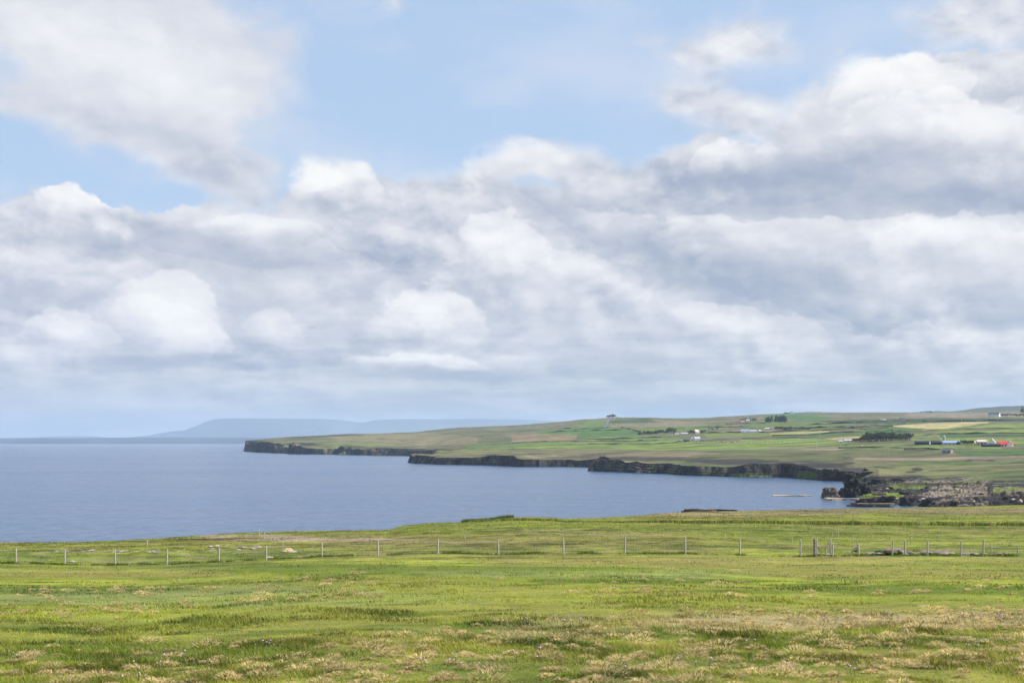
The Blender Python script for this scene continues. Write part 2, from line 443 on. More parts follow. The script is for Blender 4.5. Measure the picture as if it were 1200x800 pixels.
def blade_mat(name, transl=0.35):
    m, B, p = mat(name)
    at = B.n('ShaderNodeAttribute', attribute_name='Col')
    B.put(p.inputs['Base Color'], at.outputs[0])
    p.inputs['Roughness'].default_value = 0.65
    p.inputs['Specular IOR Level'].default_value = 0.2
    tr = B.n('ShaderNodeBsdfTranslucent')
    B.put(tr.inputs[0], B.v('MULTIPLY', at.outputs[0], (1.1, 1.15, 0.7)))
    mx = B.n('ShaderNodeMixShader'); mx.inputs[0].default_value = transl
    B.nt.links.new(p.outputs[0], mx.inputs[1]); B.nt.links.new(tr.outputs[0], mx.inputs[2])
    B.nt.links.new(mx.outputs[0], B.nt.nodes['Material Output'].inputs[0])
    return m

M_near = ground_mat('turf', True)
M_far = ground_mat('pasture_and_rock', False, True)
M_blade = blade_mat('grass_blades', 0.45)
M_leaf = blade_mat('leaves', 0.15)

def water_mat():
    m, B, p = mat('sea_water')
    g = B.n('ShaderNodeNewGeometry')
    pos = g.outputs['Position']
    big = B.noise(B.v('MULTIPLY', pos, (0.35, 1.0, 0)), 0.006, 5, 0.6)
    big2 = B.noise(B.v('MULTIPLY', pos, (0.25, 1.0, 0)), 0.03, 4, 0.6)
    wv = B.noise(B.v('MULTIPLY', pos, (1.0, 0.35, 1)), 0.55, 4, 0.7)
    wv2 = B.noise(B.v('MULTIPLY', pos, (1.0, 0.3, 1)), 0.20, 4, 0.65)
    wv3 = B.noise(B.v('MULTIPLY', pos, (0.45, 1.0, 1)), 0.022, 5, 0.65)
    h = B.m('MULTIPLY_ADD', wv, 1.2, B.m('MULTIPLY', wv2, 2.6))
    h = B.m('MULTIPLY_ADD', wv3, 2.0, h)
    rip_shade = B.m('MULTIPLY_ADD', B.m('ADD', wv, wv2), 0.9, -0.9)  # light and dark of the wavelets, put into the water colour
    B.put(p.inputs['Base Color'], B.ramp(B.m('ADD', rip_shade, B.m('MULTIPLY_ADD', big2, 0.5, B.m('MULTIPLY', big, 0.5))), [(0.25, (0.007, 0.032, 0.090)), (0.75, (0.036, 0.095, 0.190))]))
    B.put(p.inputs['Roughness'], B.m('MULTIPLY_ADD', big, 0.20, 0.10))
    p.inputs['IOR'].default_value = 1.33
    b = B.n('ShaderNodeBump'); b.inputs['Distance'].default_value = 1.0
    B.put(b.inputs['Strength'], B.m('MULTIPLY_ADD', big2, 0.8, 0.35))
    B.put(b.inputs['Height'], h)
    B.put(p.inputs['Normal'], b.outputs[0])
    return m

# ------------------------------------------------------------------ sea
ring = [(-25800, -2900), (25800, -2900), (25800, 27900), (-25800, 27900)]
sea = mesh_obj('sea', [(x, y, SEA) for x, y in ring], [(0, 1, 2, 3)], water_mat())
tag(sea, kind='structure')

def P3(px, py, d):
    return ((px - CX) / F * d, d, (HY - py) / F * d)

# ------------------------------------------------------------------ near headland (the field the camera stands on)
LIP = [(-1500, 160), (-300, 160), (0, 170), (100, 172), (160, 176), (230, 186), (280, 190), (400, 193), (455, 196), (470, 207), (545, 214), (600, 224), (650, 222), (700, 216),
       (720, 228), (780, 252), (840, 275), (900, 292), (985, 332), (1050, 380), (1200, 425), (1500, 470), (2600, 520)]
LIPY = [(-1500, 640), (-300, 637), (0, 635), (60, 635), (100, 634.5), (150, 632.5), (200, 629), (240, 626.5), (280, 624), (320, 622.6), (400, 621.4), (455, 620.6), (470, 616), (500, 612.5), (545, 611), (600, 605.5), (650, 606),
        (660, 607.5), (700, 606.5), (740, 604), (780, 600.5), (840, 598.6), (900, 597.4), (985, 595.8), (1050, 594.5), (1130, 593.2), (1200, 591.0), (1500, 586), (2600, 580)]
FENY = [(-1500, 670), (0, 660), (120, 662), (200, 661), (256, 658.5), (312, 655), (380, 652.2), (443, 650.2), (513, 648.5), (584, 649.4), (660, 649), (732, 648.6), (803, 648.8), (867, 650.5), (938, 652.3), (1061, 651), (1200, 651.5), (2600, 655)]
def tab(T, x):
    return np.interp(x, [a for a, _ in T], [b for _, b in T])
DFEN = 96.0
def near_z(px, d):
    """height of the near field; px = direction, d = distance"""
    px = np.asarray(px, float); d = np.asarray(d, float)
    zf = -(tab(FENY, px) - HY) / F * DFEN
    dl = tab(LIP, px); zl = -(tab(LIPY, px) - HY) / F * dl
    # slope in front of the fence
    u = np.clip(d / DFEN, 0, 1)
    z_front = -0.98 + (zf + 0.98) * u
    v = np.clip((d - DFEN) / (dl - DFEN), 0, 1)
    z_back = zf + (zl - zf) * v
    z = np.where(d < DFEN, z_front, z_back)
    X = (px - CX) / F * d
    # undulation
    amp = np.interp(d, [0, 10, 40, 96, 160], [0.0, 0.05, 0.22, 0.05, 0.12]) * (1 - 0.6 * v)
    z = z + (fbm(X, d, 22.0, 3, 5) - 0.5) * 2 * amp
    z = z + (fbm(X, d * 1.4, 1.3, 3, 8) - 0.5) * 0.16 * np.interp(d, [5, 60], [1, .6])
    # eroded low bank on the left, beyond the fence
    e = sstep(px, 250, 180) * (1 - sstep(d, 150, 160))
    yb = 121 + 6 * fbm(X, X * 0, 14.0, 3, 44)
    z = z + e * 0.55 * (1 - sstep(d, yb, yb + 0.8)) * sstep(d, 100, 112) * 0.9
    # overgrown drain along the reeds
    # beyond the lip the ground falls to the shore
    o = np.maximum(d - dl, 0)
    return z - 0.02 * o - np.where(o > 0, sstep(o, 0.0, 16.0) * 20.0, 0)

def near_rows():
    r = [2.0]
    while r[-1] < 100: r.append(r[-1] * 1.012)
    while r[-1] < 560: r.append(r[-1] + 0.0065 * r[-1])
    return np.array(r)

def patches_col(base, px, py, L):
    """L: (px, py, rx, ry, colour, strength) – patches of other growth, fixed on the land"""
    n = (fbm(px * 1.0, py * 6.0, 60.0, 4, 77) - 0.5) * 1.1
    for (cx, cy, rx, ry, c, a) in L:
        r = np.sqrt(((px - cx) / rx) ** 2 + ((py - cy) / ry) ** 2)
        w = (a * sstep(r + n, 1.15, 0.75))[..., None]
        base = base * (1 - w) + np.array(c) * w
    return base

GREEN = (0.150, 0.190, 0.018); DGREEN = (0.072, 0.115, 0.011); LIME = (0.265, 0.290, 0.034); OLIVE = (0.225, 0.200, 0.050); STRAW = (0.34, 0.27, 0.135)
BROWN = (0.17, 0.125, 0.065); PALE = (0.21, 0.24, 0.085); PINK = (0.40, 0.29, 0.24); SOIL = (0.045, 0.032, 0.024); TAN = (0.30, 0.235, 0.12)

def near_colour(px, py, X, d):
    a = fbm(X, d, 9.0, 4, 21)[..., None]; b = fbm(X, d * 1.5, 2.2, 3, 31)[..., None]; c3 = fbm(X, d, 34.0, 3, 41)[..., None]
    col = np.array(GREEN) + (np.array(LIME) - np.array(GREEN)) * sstep(a * 0.6 + b * 0.4, 0.38, 0.62)
    col = col + (np.array(OLIVE) - col) * 0.7 * sstep(c3, 0.45, 0.65)
    col = col + (np.array(DGREEN) - col) * 0.8 * sstep(b, 0.56, 0.74)
    L = [
        (250, 700, 300, 12, PALE, 0.55), (60, 690, 160, 5, DGREEN, 0.5), (450, 668, 260, 7, DGREEN, 0.55), (150, 672, 160, 4, OLIVE, 0.7), (330, 662, 200, 3.5, DGREEN, 0.6), (700, 672, 240, 5, PALE, 0.45),
        (860, 657, 400, 5, OLIVE, 0.75), (780, 681, 150, 3.5, DGREEN, 0.7), (1080, 690, 200, 6, DGREEN, 0.45), (1050, 672, 200, 8, OLIVE, 0.5), (440, 700, 160, 4, LIME, 0.5), (900, 702, 280, 7, LIME, 0.5), (120, 718, 200, 9, LIME, 0.5),
        (940, 730, 200, 9, STRAW, 0.8), (1120, 726, 150, 10, STRAW, 0.8), (800, 722, 120, 7, STRAW, 0.3), (660, 738, 110, 10, TAN, 0.35), (250, 764, 260, 16, DGREEN, 0.55), (700, 790, 500, 14, DGREEN, 0.3), (430, 752, 150, 10, OLIVE, 0.4), (1010, 752, 220, 9, DGREEN, 0.6), (740, 770, 100, 12, OLIVE, 0.3),
        (380, 632.2, 130, 2.2, PINK, 0.75), (300, 628, 60, 1.8, PINK, 0.7), (520, 634.5, 160, 1.4, TAN, 0.8), (300, 640, 50, 1.5, PINK, 0.4), (18, 645.6, 34, 1.0, SOIL, 0.9), (48, 645.0, 18, 0.8, SOIL, 0.8), (105, 646.5, 34, 1.2, BROWN, 0.7), (90, 645.2, 12, 0.6, SOIL, 0.8), (140, 646, 20, 0.7, SOIL, 0.6), (178, 647.5, 12, 0.9, SOIL, 0.8), (235, 631.8, 46, 0.9, SOIL, 0.85), (168, 634.2, 26, 0.6, SOIL, 0.8), (258, 641.8, 14, 0.9, SOIL, 0.8), (210, 642, 8, 0.8, SOIL, 0.7), (290, 630.5, 22, 0.7, SOIL, 0.6), (300, 643, 22, 0.7, BROWN, 0.6), (560, 610.5, 14, 0.8, SOIL, 0.6), (650, 621, 60, 1.6, TAN, 0.5), (700, 626, 70, 1.6, TAN, 0.5), (450, 627, 100, 2.5, OLIVE, 0.5),
        (60, 638, 120, 2, OLIVE, 0.5), (130, 656, 60, 1.6, PALE, 0.7), (250, 650, 80, 3, GREEN, 0.5), (600, 642, 500, 3, LIME, 0.35), (850, 617, 300, 5, GREEN, 0.4), (950, 611, 320, 3.5, LIME, 0.8), (1150, 617, 110, 4.5, DGREEN, 0.4), (760, 612, 150, 3, LIME, 0.5),
        (900, 601, 160, 2.6, TAN, 0.8), (1080, 599, 200, 4.5, BROWN, 0.5), (1090, 597.5, 200, 3.5, TAN, 0.45), (800, 603, 60, 2, TAN, 0.6), (1170, 594, 60, 2, LIME, 0.4), (1195, 598.5, 15, 1, PINK, 0.8), (960, 599, 60, 0.8, SOIL, 0.5), (1060, 601, 60, 0.8, SOIL, 0.5),
        (560, 612, 70, 3, GREEN, 0.5), (500, 617, 60, 3, GREEN, 0.5), (1040, 636, 200, 3, LIME, 0.5), (1150, 641, 80, 2.2, DGREEN, 0.5), (850, 640, 120, 2, DGREEN, 0.35),
    ]
    col = patches_col(col, px, py, L)
    # turf colour darkened beyond the fence, for shade its sparser blades do not give
    col = col * np.interp(d, [70, 110], [1.0, 0.80])[..., None]
    # streaks of a hayfield seen flat
    st = fbm(X * 0.25, d, 5.0, 4, 91)[..., None]
    far = sstep(d, 40, 90)[..., None]
    m1 = fbm(X, d * 0.8, 0.9, 3, 93)[..., None]; m2 = fbm(X, d * 0.5, 3.5, 3, 95)[..., None]
    col = col * (1 + far * ((st - 0.5) * 0.9 + (m1 - 0.5) * 1.1 + (m2 - 0.5) * 0.8))
    dry = sstep(fbm(X, d * 0.6, 1.8, 4, 97), 0.56, 0.72)[..., None] * far * 0.5
    col = col * (1 - dry) + np.array((0.27, 0.23, 0.10)) * dry
    return col

def build_near():
    u = np.concatenate([np.arange(-1400, -60, 12), np.arange(-60, 1262, 2.2), np.arange(1262, 2600, 12)]).astype(float)
    r = near_rows()
    PX, D = np.meshgrid(u, r)
    # columns end at the foot of the slope behind the lip
    dl = tab(LIP, u)
    D = np.minimum(D, (dl + 22)[None, :] + (D - (dl + 22)[None, :]).clip(0) * 0.001)
    Z = near_z(PX, D)
    X = (PX - CX) / F * D
    PY = HY - Z / D * F
    col = near_colour(PX, PY, X, D)
    # bare earth of the bank
    dz = np.zeros_like(Z); dz[:-1] = (Z[1:] - Z[:-1]) / np.maximum(D[1:] - D[:-1], 1e-3)
    w = (sstep(-dz, 0.22, 0.5) * sstep(D, 90, 100))[..., None]
    soil = np.array(SOIL) * (0.7 + 1.6 * fbm(X, D * 2, 1.2, 3, 3))[..., None]
    col = col * (1 - w) + soil * w
    V = np.stack([X, D, Z], -1).reshape(-1, 3)
    nr, nc = PX.shape
    i = np.arange(nr - 1)[:, None] * nc + np.arange(nc - 1)[None, :]
    Fc = np.stack([i, i + 1, i + 1 + nc, i + nc], -1).reshape(-1, 4)
    o = mesh_obj('ground', V, Fc, M_near, colors=col.reshape(-1, 3).astype(np.float32), smooth=True, fast=True)
    tag(o, kind='structure')
build_near()

def near_d(px, py):
    """distance at which the near field appears at photo height py"""
    d = np.linspace(4, float(tab(LIP, px)), 3000)
    y = HY - near_z(np.full_like(d, px), d) / d * F
    k = np.where(y <= py)[0]
    return float(d[k[0]]) if len(k) else float(d[-1])
def near_at(px, py=None, d=None):
    if d is None: d = near_d(px, py)
    return Vector(((px - CX) / F * d, d, float(near_z(px, d))))

# ------------------------------------------------------------------ the coast beyond the bay
def seaD(py): return -SEA * F / (py - HY)
COAST = [(287, 3560), (300, 3330), (320, 3080), (345, 2850), (372, 2770), (400, 2640), (440, 2540), (475, 2450), (510, 2380), (508, 2000), (492, 1730), (476, 1625), (474, 1600), (481, 1588), (500, 1570), (520, 1530), (560, 1500), (600, 1440), (640, 1400),
         (680, 1370), (706, 1345), (702, 1270), (690, 1215), (683, 1191), (692, 1178), (720, 1160), (760, 1126), (780, 1075), (800, 1044), (840, 1018), (880, 990), (905, 968), (930, 965), (957, 928), (962, 915), (986, 886), (1004, 850), (1006, 800), (1000, 745), (992, 720), (998, 660),
         (1000, 610), (1008, 572), (1040, 545), (1085, 530), (1140, 515), (1200, 500), (1300, 480), (1700, 440), (2600, 420)]
def w2(px, d): return ((px - CX) / F * d, d)
def coast_poly():
    pts = [w2(*p) for p in COAST]
    out = []
    for (a, b) in zip(pts[:-1], pts[1:]):
        n = max(1, int(math.dist(a, b) / 14))
        for k in range(n):
            t = k / n
            out.append((a[0] + (b[0] - a[0]) * t, a[1] + (b[1] - a[1]) * t))
    out.append(pts[-1])
    a = np.array(out)
    j1 = fbm(a[:, 0], a[:, 1], 60.0, 3, 61) - 0.5; j2 = fbm(a[:, 0], a[:, 1], 60.0, 3, 62) - 0.5
    k1 = (vnoise(a[:, 0] / 17, a[:, 1] / 17, 5) - 0.5); k2 = (vnoise(a[:, 0] / 17, a[:, 1] / 17, 6) - 0.5)
    far = np.interp(a[:, 1], [500, 900, 3000], [0.8, 1.0, 2.2]); a[:, 0] += (j1 * 22 + k1 * 10) * far ** 0.5; a[:, 1] += (j2 * 60 + k2 * 14) * far
    tail = np.array([w2(2600, 9000), w2(600, 9000), w2(350, 9000), w2(287, 5200), w2(286, 4300), w2(286.5, 3700)])
    return np.vstack([a, tail])
POLY = coast_poly()

def signed_dist(X, Y):
    """positive inside the land; chunked"""
    sh = X.shape; x = X.ravel(); y = Y.ravel()
    A = POLY; Bp = np.roll(POLY, -1, 0)
    best = np.full(x.size, 1e18); ins = np.zeros(x.size, bool)
    for (a, b) in zip(A, Bp):
        ex, ey = b - a; L2 = ex * ex + ey * ey + 1e-9
        t = np.clip(((x - a[0]) * ex + (y - a[1]) * ey) / L2, 0, 1)
        dd = (x - a[0] - t * ex) ** 2 + (y - a[1] - t * ey) ** 2
        np.minimum(best, dd, out=best)
        c = (a[1] > y) != (b[1] > y)
        if c.any():
            xi = a[0] + (y - a[1]) * ex / (ey if abs(ey) > 1e-9 else 1e-9)
            ins ^= c & (x < xi)
    return (np.sqrt(best) * np.where(ins, 1, -1)).reshape(sh)

PLAT = {
    200: [(516.6, 3500), (516.2, 3900), (516, 9000)],
    288: [(516.4, 3450), (515.6, 4000), (520, 9000)],
    320: [(518.5, 3150), (513.4, 3700), (520, 9000)],
    345: [(519.2, 2950), (511.6, 3700), (520, 9000)],
    400: [(520.8, 2750), (514, 3300), (508.8, 3900), (520, 9000)],
    475: [(525.5, 2560), (514, 3200), (506.6, 4000), (520, 9000)],
    500: [(531.2, 1600), (526, 2500), (513, 3200), (504.5, 4200), (520, 9000)],
    540: [(531.4, 1560), (524, 2250), (512, 3000), (500.5, 4200), (518, 9000)],
    560: [(531.6, 1540), (524, 2150), (511, 2950), (499.8, 4200), (516, 9000)],
    600: [(532.2, 1480), (524, 2000), (511, 2900), (498.3, 4200), (514, 9000)],
    640: [(533.2, 1430), (524, 1900), (508, 2800), (495, 4200), (508, 9000)],
    680: [(534.2, 1400), (525, 1800), (508, 2700), (491, 4000), (505, 9000)],
    710: [(535.2, 1200), (527, 1700), (508, 2600), (489.3, 3800), (504, 9000)],
    760: [(536.5, 1150), (524, 1700), (506, 2500), (488.8, 3800), (503, 9000)],
    800: [(539.2, 1070), (524, 1600), (506, 2400), (490, 4000), (502, 9000)],
    850: [(540.2, 1040), (524, 1500), (505, 2300), (488, 4200), (500, 9000)],
    900: [(541.2, 1000), (525, 1450), (505, 2200), (484.6, 4400), (500, 9000)],
    950: [(542.2, 960), (525, 1400), (503, 2200), (482.4, 4600), (500, 9000)],
    1000: [(589.5, 573), (574, 715), (566, 840), (545, 885), (541.5, 930), (526, 1300), (502, 2000), (483, 4600), (500, 9000)],
    1030: [(590, 560), (575, 700), (566, 790), (553, 810), (542, 960), (526, 1280), (501, 2000), (483, 4600), (500, 9000)],
    1060: [(590.5, 555), (576, 690), (568, 770), (561, 790), (548, 900), (526, 1250), (500, 2000), (483, 4600), (500, 9000)],
    1100: [(591, 545), (570, 755), (562, 775), (548, 900), (525, 1230), (500, 2000), (482.6, 4600), (500, 9000)],
    1140: [(591, 530), (573, 720), (562.5, 745), (546, 890), (525, 1210), (500, 2000), (482, 4600), (500, 9000)],
    1158: [(590.5, 525), (580, 640), (573, 690), (562, 735), (546, 890), (525, 1205), (499, 2000), (481.5, 4600), (500, 9000)],
    1164: [(590.5, 525), (583.5, 605), (574.6, 609), (562, 735), (546, 890), (525, 1205), (499, 2000), (481.5, 4600), (500, 9000)],
    1200: [(590, 515), (582, 600), (575, 605), (560, 740), (545, 880), (525, 1200), (498, 2000), (481, 4600), (500, 9000)],
    1700: [(590, 480), (580, 560), (570, 600), (560, 700), (545, 860), (525, 1150), (495, 2000), (478, 4600), (500, 9000)],
}
GD = np.concatenate([np.arange(380, 1000, 4.0), np.arange(1000, 9100, 20.0)])
PK = sorted(PLAT)
PT = []
for k in PK:
    L = PLAT[k]
    dd = [p[1] for p in L]; zz = [(HY - p[0]) / F * p[1] for p in L]
    PT.append(np.interp(GD, dd, zz))
PT = np.array(PT)
def plat_z(px, d):
    px = np.clip(px, PK[0], PK[-1]); d = np.clip(d, GD[0], GD[-1])
    j = np.clip(np.searchsorted(PK, px) - 1, 0, len(PK) - 2)
    pk = np.array(PK, float)
    t = (px - pk[j]) / (pk[j + 1] - pk[j])
    g = np.clip(np.searchsorted(GD, d) - 1, 0, len(GD) - 2)
    s = (d - GD[g]) / (GD[g + 1] - GD[g])
    a = PT[j, g] * (1 - s) + PT[j, g + 1] * s
    b = PT[j + 1, g] * (1 - s) + PT[j + 1, g + 1] * s
    return a * (1 - t) + b * t

def far_z(px, d, sdist):
    X = (px - CX) / F * d
    z = plat_z(px, d)
    z = z + (fbm(X, d, 90.0, 4, 101) - 0.5) * 0.0009 * d + (fbm(X, d, 17.0, 3, 107) - 0.5) * np.interp(d, [500, 900, 3000], [0.9, 0.6, 1.6])
    # low rocky shore: broken ledges and boulders
    shore = sstep(z, -19.0, -22.5) * sstep(d, 900, 860)
    r = fbm(X, d, 13.0, 5, 111, 0.62)
    ledge = np.floor((r * 7 + vnoise(X / 4, d / 4, 113) * 0.8)) / 7
    z = z + shore * ((ledge - 0.42) * 5.5 + (fbm(X, d, 2.6, 3, 117) - 0.5) * 1.6)
    # the cliff edge is worn down in places
    brow = sstep(sdist, 75, 0) * (d > 880)
    wear = sstep(fbm(X, d, 70.0, 3, 131), 0.42, 0.66)
    z = z - brow * wear * np.interp(d, [880, 1700, 2400, 3000], [3.0, 3.0, 7.0, 9.0]) - brow * 1.2
    # cliffs: the plateau drops to below the sea across a few metres, in ledges
    wd = 4.0 + np.interp(d, [900, 1700, 2300], [6, 6, 22]) * sstep(fbm(X, d, 55.0, 3, 121), 0.45, 0.72)
    q = np.clip(sdist / wd + (fbm(X, d, 12.0, 4, 123, 0.6) - 0.5) * 1.2, 0, 1)
    nl = 5
    qs = (np.floor(q * nl) + sstep((q * nl) % 1.0, 0.55, 1.0)) / nl
    q = 0.35 * q + 0.65 * qs
    floor_z = -27.0
    # some grassy gullies where the cliff is gentle
    return floor_z + (z - floor_z) * q

# ---- what grows on the far land: fields as polygons on the ground (photo px, py -> placed on the terrain)
FIELDS = [
    ([(640, 513), (630, 505.5), (668, 502), (718, 500), (735, 503.5), (747, 507), (747, 510.5), (690, 513.5)], (0.075, 0.17, 0.028)),
    ([(676, 495.5), (708, 492), (710, 500.5), (690, 502), (672, 498)], (0.12, 0.20, 0.035)),
    ([(600, 508), (678, 508.5), (676, 514), (640, 517.5), (600, 518)], (0.25, 0.19, 0.095)),
    ([(600, 519.5), (700, 517.5), (800, 516.5), (905, 519), (1000, 518.5), (1000, 522), (905, 527), (790, 527.5), (690, 526.5), (600, 526)], (0.175, 0.25, 0.034)),
    ([(690, 512.5), (760, 510), (800, 513), (800, 516), (690, 518)], (0.15, 0.22, 0.035)),
    ([(600, 519), (660, 517), (660, 520), (600, 521)], (0.14, 0.22, 0.035)),
    ([(720, 500), (800, 496), (860, 500), (820, 504), (752, 506)], (0.115, 0.185, 0.035)),
    ([(714, 492.5), (760, 491), (770, 494.5), (714, 496)], (0.052, 0.095, 0.025)),
    ([(714, 496.5), (800, 494), (860, 497), (800, 499), (716, 500)], (0.24, 0.185, 0.11)),
    ([(895, 487.5), (925, 484), (950, 486), (978, 489.5), (960, 492), (905, 491.5), (895, 490.5)], (0.06, 0.165, 0.03)),
    ([(870, 495), (950, 493), (1000, 497), (950, 501), (870, 501)], (0.11, 0.165, 0.035)),
    ([(900, 507.6), (935, 505.3), (973, 504.2), (972, 506.3), (905, 510)], (0.34, 0.33, 0.10)),
    ([(820, 508), (900, 508), (905, 510.3), (830, 512.5)], (0.16, 0.235, 0.035)),
    ([(905, 510.4), (975, 506.6), (1040, 503), (1046, 506), (1000, 509.8), (950, 512), (905, 513)], (0.07, 0.145, 0.03)),
    ([(948, 514.8), (990, 512), (1012, 510), (1016, 512.5), (985, 515.6), (950, 516)], (0.42, 0.34, 0.13)),
    ([(1000, 506), (1030, 501), (1046, 500), (1082, 503), (1060, 507), (1020, 510)], (0.07, 0.15, 0.03)),
    ([(1043, 499), (1060, 497.2), (1100, 495.4), (1160, 494.2), (1159, 495.8), (1125, 499.4), (1112, 501.2), (1090, 502.4), (1062, 500.6)], (0.46, 0.38, 0.16)),
    ([(1085, 503.5), (1160, 496.5), (1230, 495), (1230, 500), (1140, 501.5), (1100, 504)], (0.18, 0.25, 0.04)),
    ([(1066, 508), (1110, 505), (1200, 503), (1230, 503), (1230, 508), (1150, 507.5), (1066, 511)], (0.17, 0.24, 0.04)),
    ([(1100, 509), (1230, 508.6), (1230, 512), (1140, 512.5), (1100, 512)], (0.05, 0.115, 0.025)),
    ([(1068, 513), (1140, 513), (1230, 514), (1230, 519), (1140, 519.5), (1068, 517)], (0.19, 0.26, 0.04)),
    ([(870, 515), (960, 513.5), (1000, 518), (960, 519), (870, 519)], (0.17, 0.25, 0.036)),
    ([(985, 522.5), (1060, 520), (1075, 524), (1060, 527), (985, 525)], (0.17, 0.22, 0.05)),
    ([(1110, 528), (1230, 526), (1230, 534), (1160, 534.5), (1120, 533)], (0.062, 0.145, 0.022)),
    ([(1075, 520), (1110, 521), (1180, 524), (1180, 526), (1075, 526)], (0.15, 0.21, 0.045)),
    ([(940, 537.6), (1000, 536), (1230, 534), (1230, 539), (1050, 540), (1000, 539)], (0.24, 0.185, 0.12)),
    ([(1050, 541), (1130, 540), (1140, 543.5), (1050, 544)], (0.09, 0.16, 0.03)),
    ([(1000, 527), (1060, 528), (1110, 529), (1100, 533.5), (1000, 534)], (0.10, 0.12, 0.04)),
    ([(900, 524), (985, 523), (1000, 525), (985, 528), (900, 527)], (0.24, 0.20, 0.12)),
    ([(760, 530), (800, 528), (900, 527), (1060, 529.8), (1010, 536), (965, 541.5), (900, 540), (800, 538)], (0.115, 0.125, 0.045)),
    ([(1010, 546), (1080, 545), (1230, 543), (1230, 552), (1100, 553), (1030, 556)], (0.17, 0.175, 0.062)),
    ([(1065, 556), (1120, 554.5), (1230, 555), (1230, 562), (1120, 562.5), (1065, 559)], (0.115, 0.165, 0.035)),
    ([(1060, 484), (1200, 483), (1200, 488.5), (1120, 489.5), (1060, 488)], (0.25, 0.20, 0.14)),
    ([(960, 493.5), (1010, 491), (1080, 490.4), (1230, 490), (1230, 494), (1150, 494), (1040, 496), (985, 496.5)], (0.045, 0.075, 0.03)),
    ([(560, 528.6), (600, 527.6), (700, 527.5), (790, 528), (850, 531), (800, 535), (700, 533.5), (600, 531)], (0.19, 0.155, 0.085)),
    ([(500, 528), (600, 524), (600, 529), (500, 530)], (0.19, 0.21, 0.06)),
    ([(545, 522), (600, 521), (600, 525), (540, 525.5)], (0.13, 0.20, 0.04)),
    ([(380, 511), (500, 507), (560, 512), (560, 520), (470, 523), (400, 518)], (0.225, 0.19, 0.088)),
    ([(330, 513), (400, 508), (430, 509), (400, 510.6), (345, 514)], (0.085, 0.07, 0.04)),
    ([(300, 517), (345, 516), (400, 515.5), (470, 520), (470, 524), (400, 521), (330, 520)], (0.17, 0.185, 0.062)),
]
def inside(px, py, poly):
    r = np.zeros(px.shape, bool); n = len(poly)
    for i in range(n):
        (x1, y1), (x2, y2) = poly[i], poly[(i + 1) % n]
        c = (y1 > py) != (y2 > py)
        r ^= c & (px < (x2 - x1) * (py - y1) / ((y2 - y1) if y2 != y1 else 1e-9) + x1)
    return r

def far_colour(px, py, X, d):
    a = fbm(X * 0.6, d, 260.0, 4, 201); b = fbm(X, d, 60.0, 4, 211); c = fbm(X * 0.35, d, 45.0, 4, 221)
    ol = np.array((0.135, 0.135, 0.058)); gr = np.array((0.085, 0.13, 0.035)); tn = np.array((0.215, 0.175, 0.10)); dk = np.array((0.05, 0.062, 0.028))
    f = sstep(a, 0.42, 0.58)[..., None]
    col = ol * (1 - f) + gr * f
    col = col + (tn - col) * (0.85 * sstep(b * 0.4 + c * 0.6, 0.5, 0.62))[..., None]
    jx = (fbm(X, d, 220, 4, 231) - 0.5) * 34.0 * sstep(py, 515, 527) + (fbm(X, d, 120, 3, 235) - 0.5) * 5.0; jy = (fbm(X, d, 120, 3, 233) - 0.5) * np.interp(py, [500, 530, 560], [0.6, 2.0, 4.0])
    for poly, cc in FIELDS:
        m = inside(px + jx, py + jy, poly)
        col[m] = np.array(cc) * (0.86 + 0.28 * b[m])[..., None]
    # rough ground, rushes and ditches as darker streaks
    k = fbm(X * 0.25, d, 26.0, 5, 241)
    w = (0.6 * sstep(k, 0.56, 0.68))[..., None]
    col = col + (dk - col) * w
    k3 = fbm(X * 0.4, d, 11.0, 4, 243)
    col = col * (1 - 0.45 * sstep(k3, 0.55, 0.70))[..., None]
    k2 = fbm(X * 0.5, d, 9.0, 3, 251)
    col = col * (0.72 + 0.56 * k2)[..., None]
    grey = col.mean(-1, keepdims=True)
    return col * 0.84 + grey * np.array((1.08, 1.0, 0.75)) * 0.16

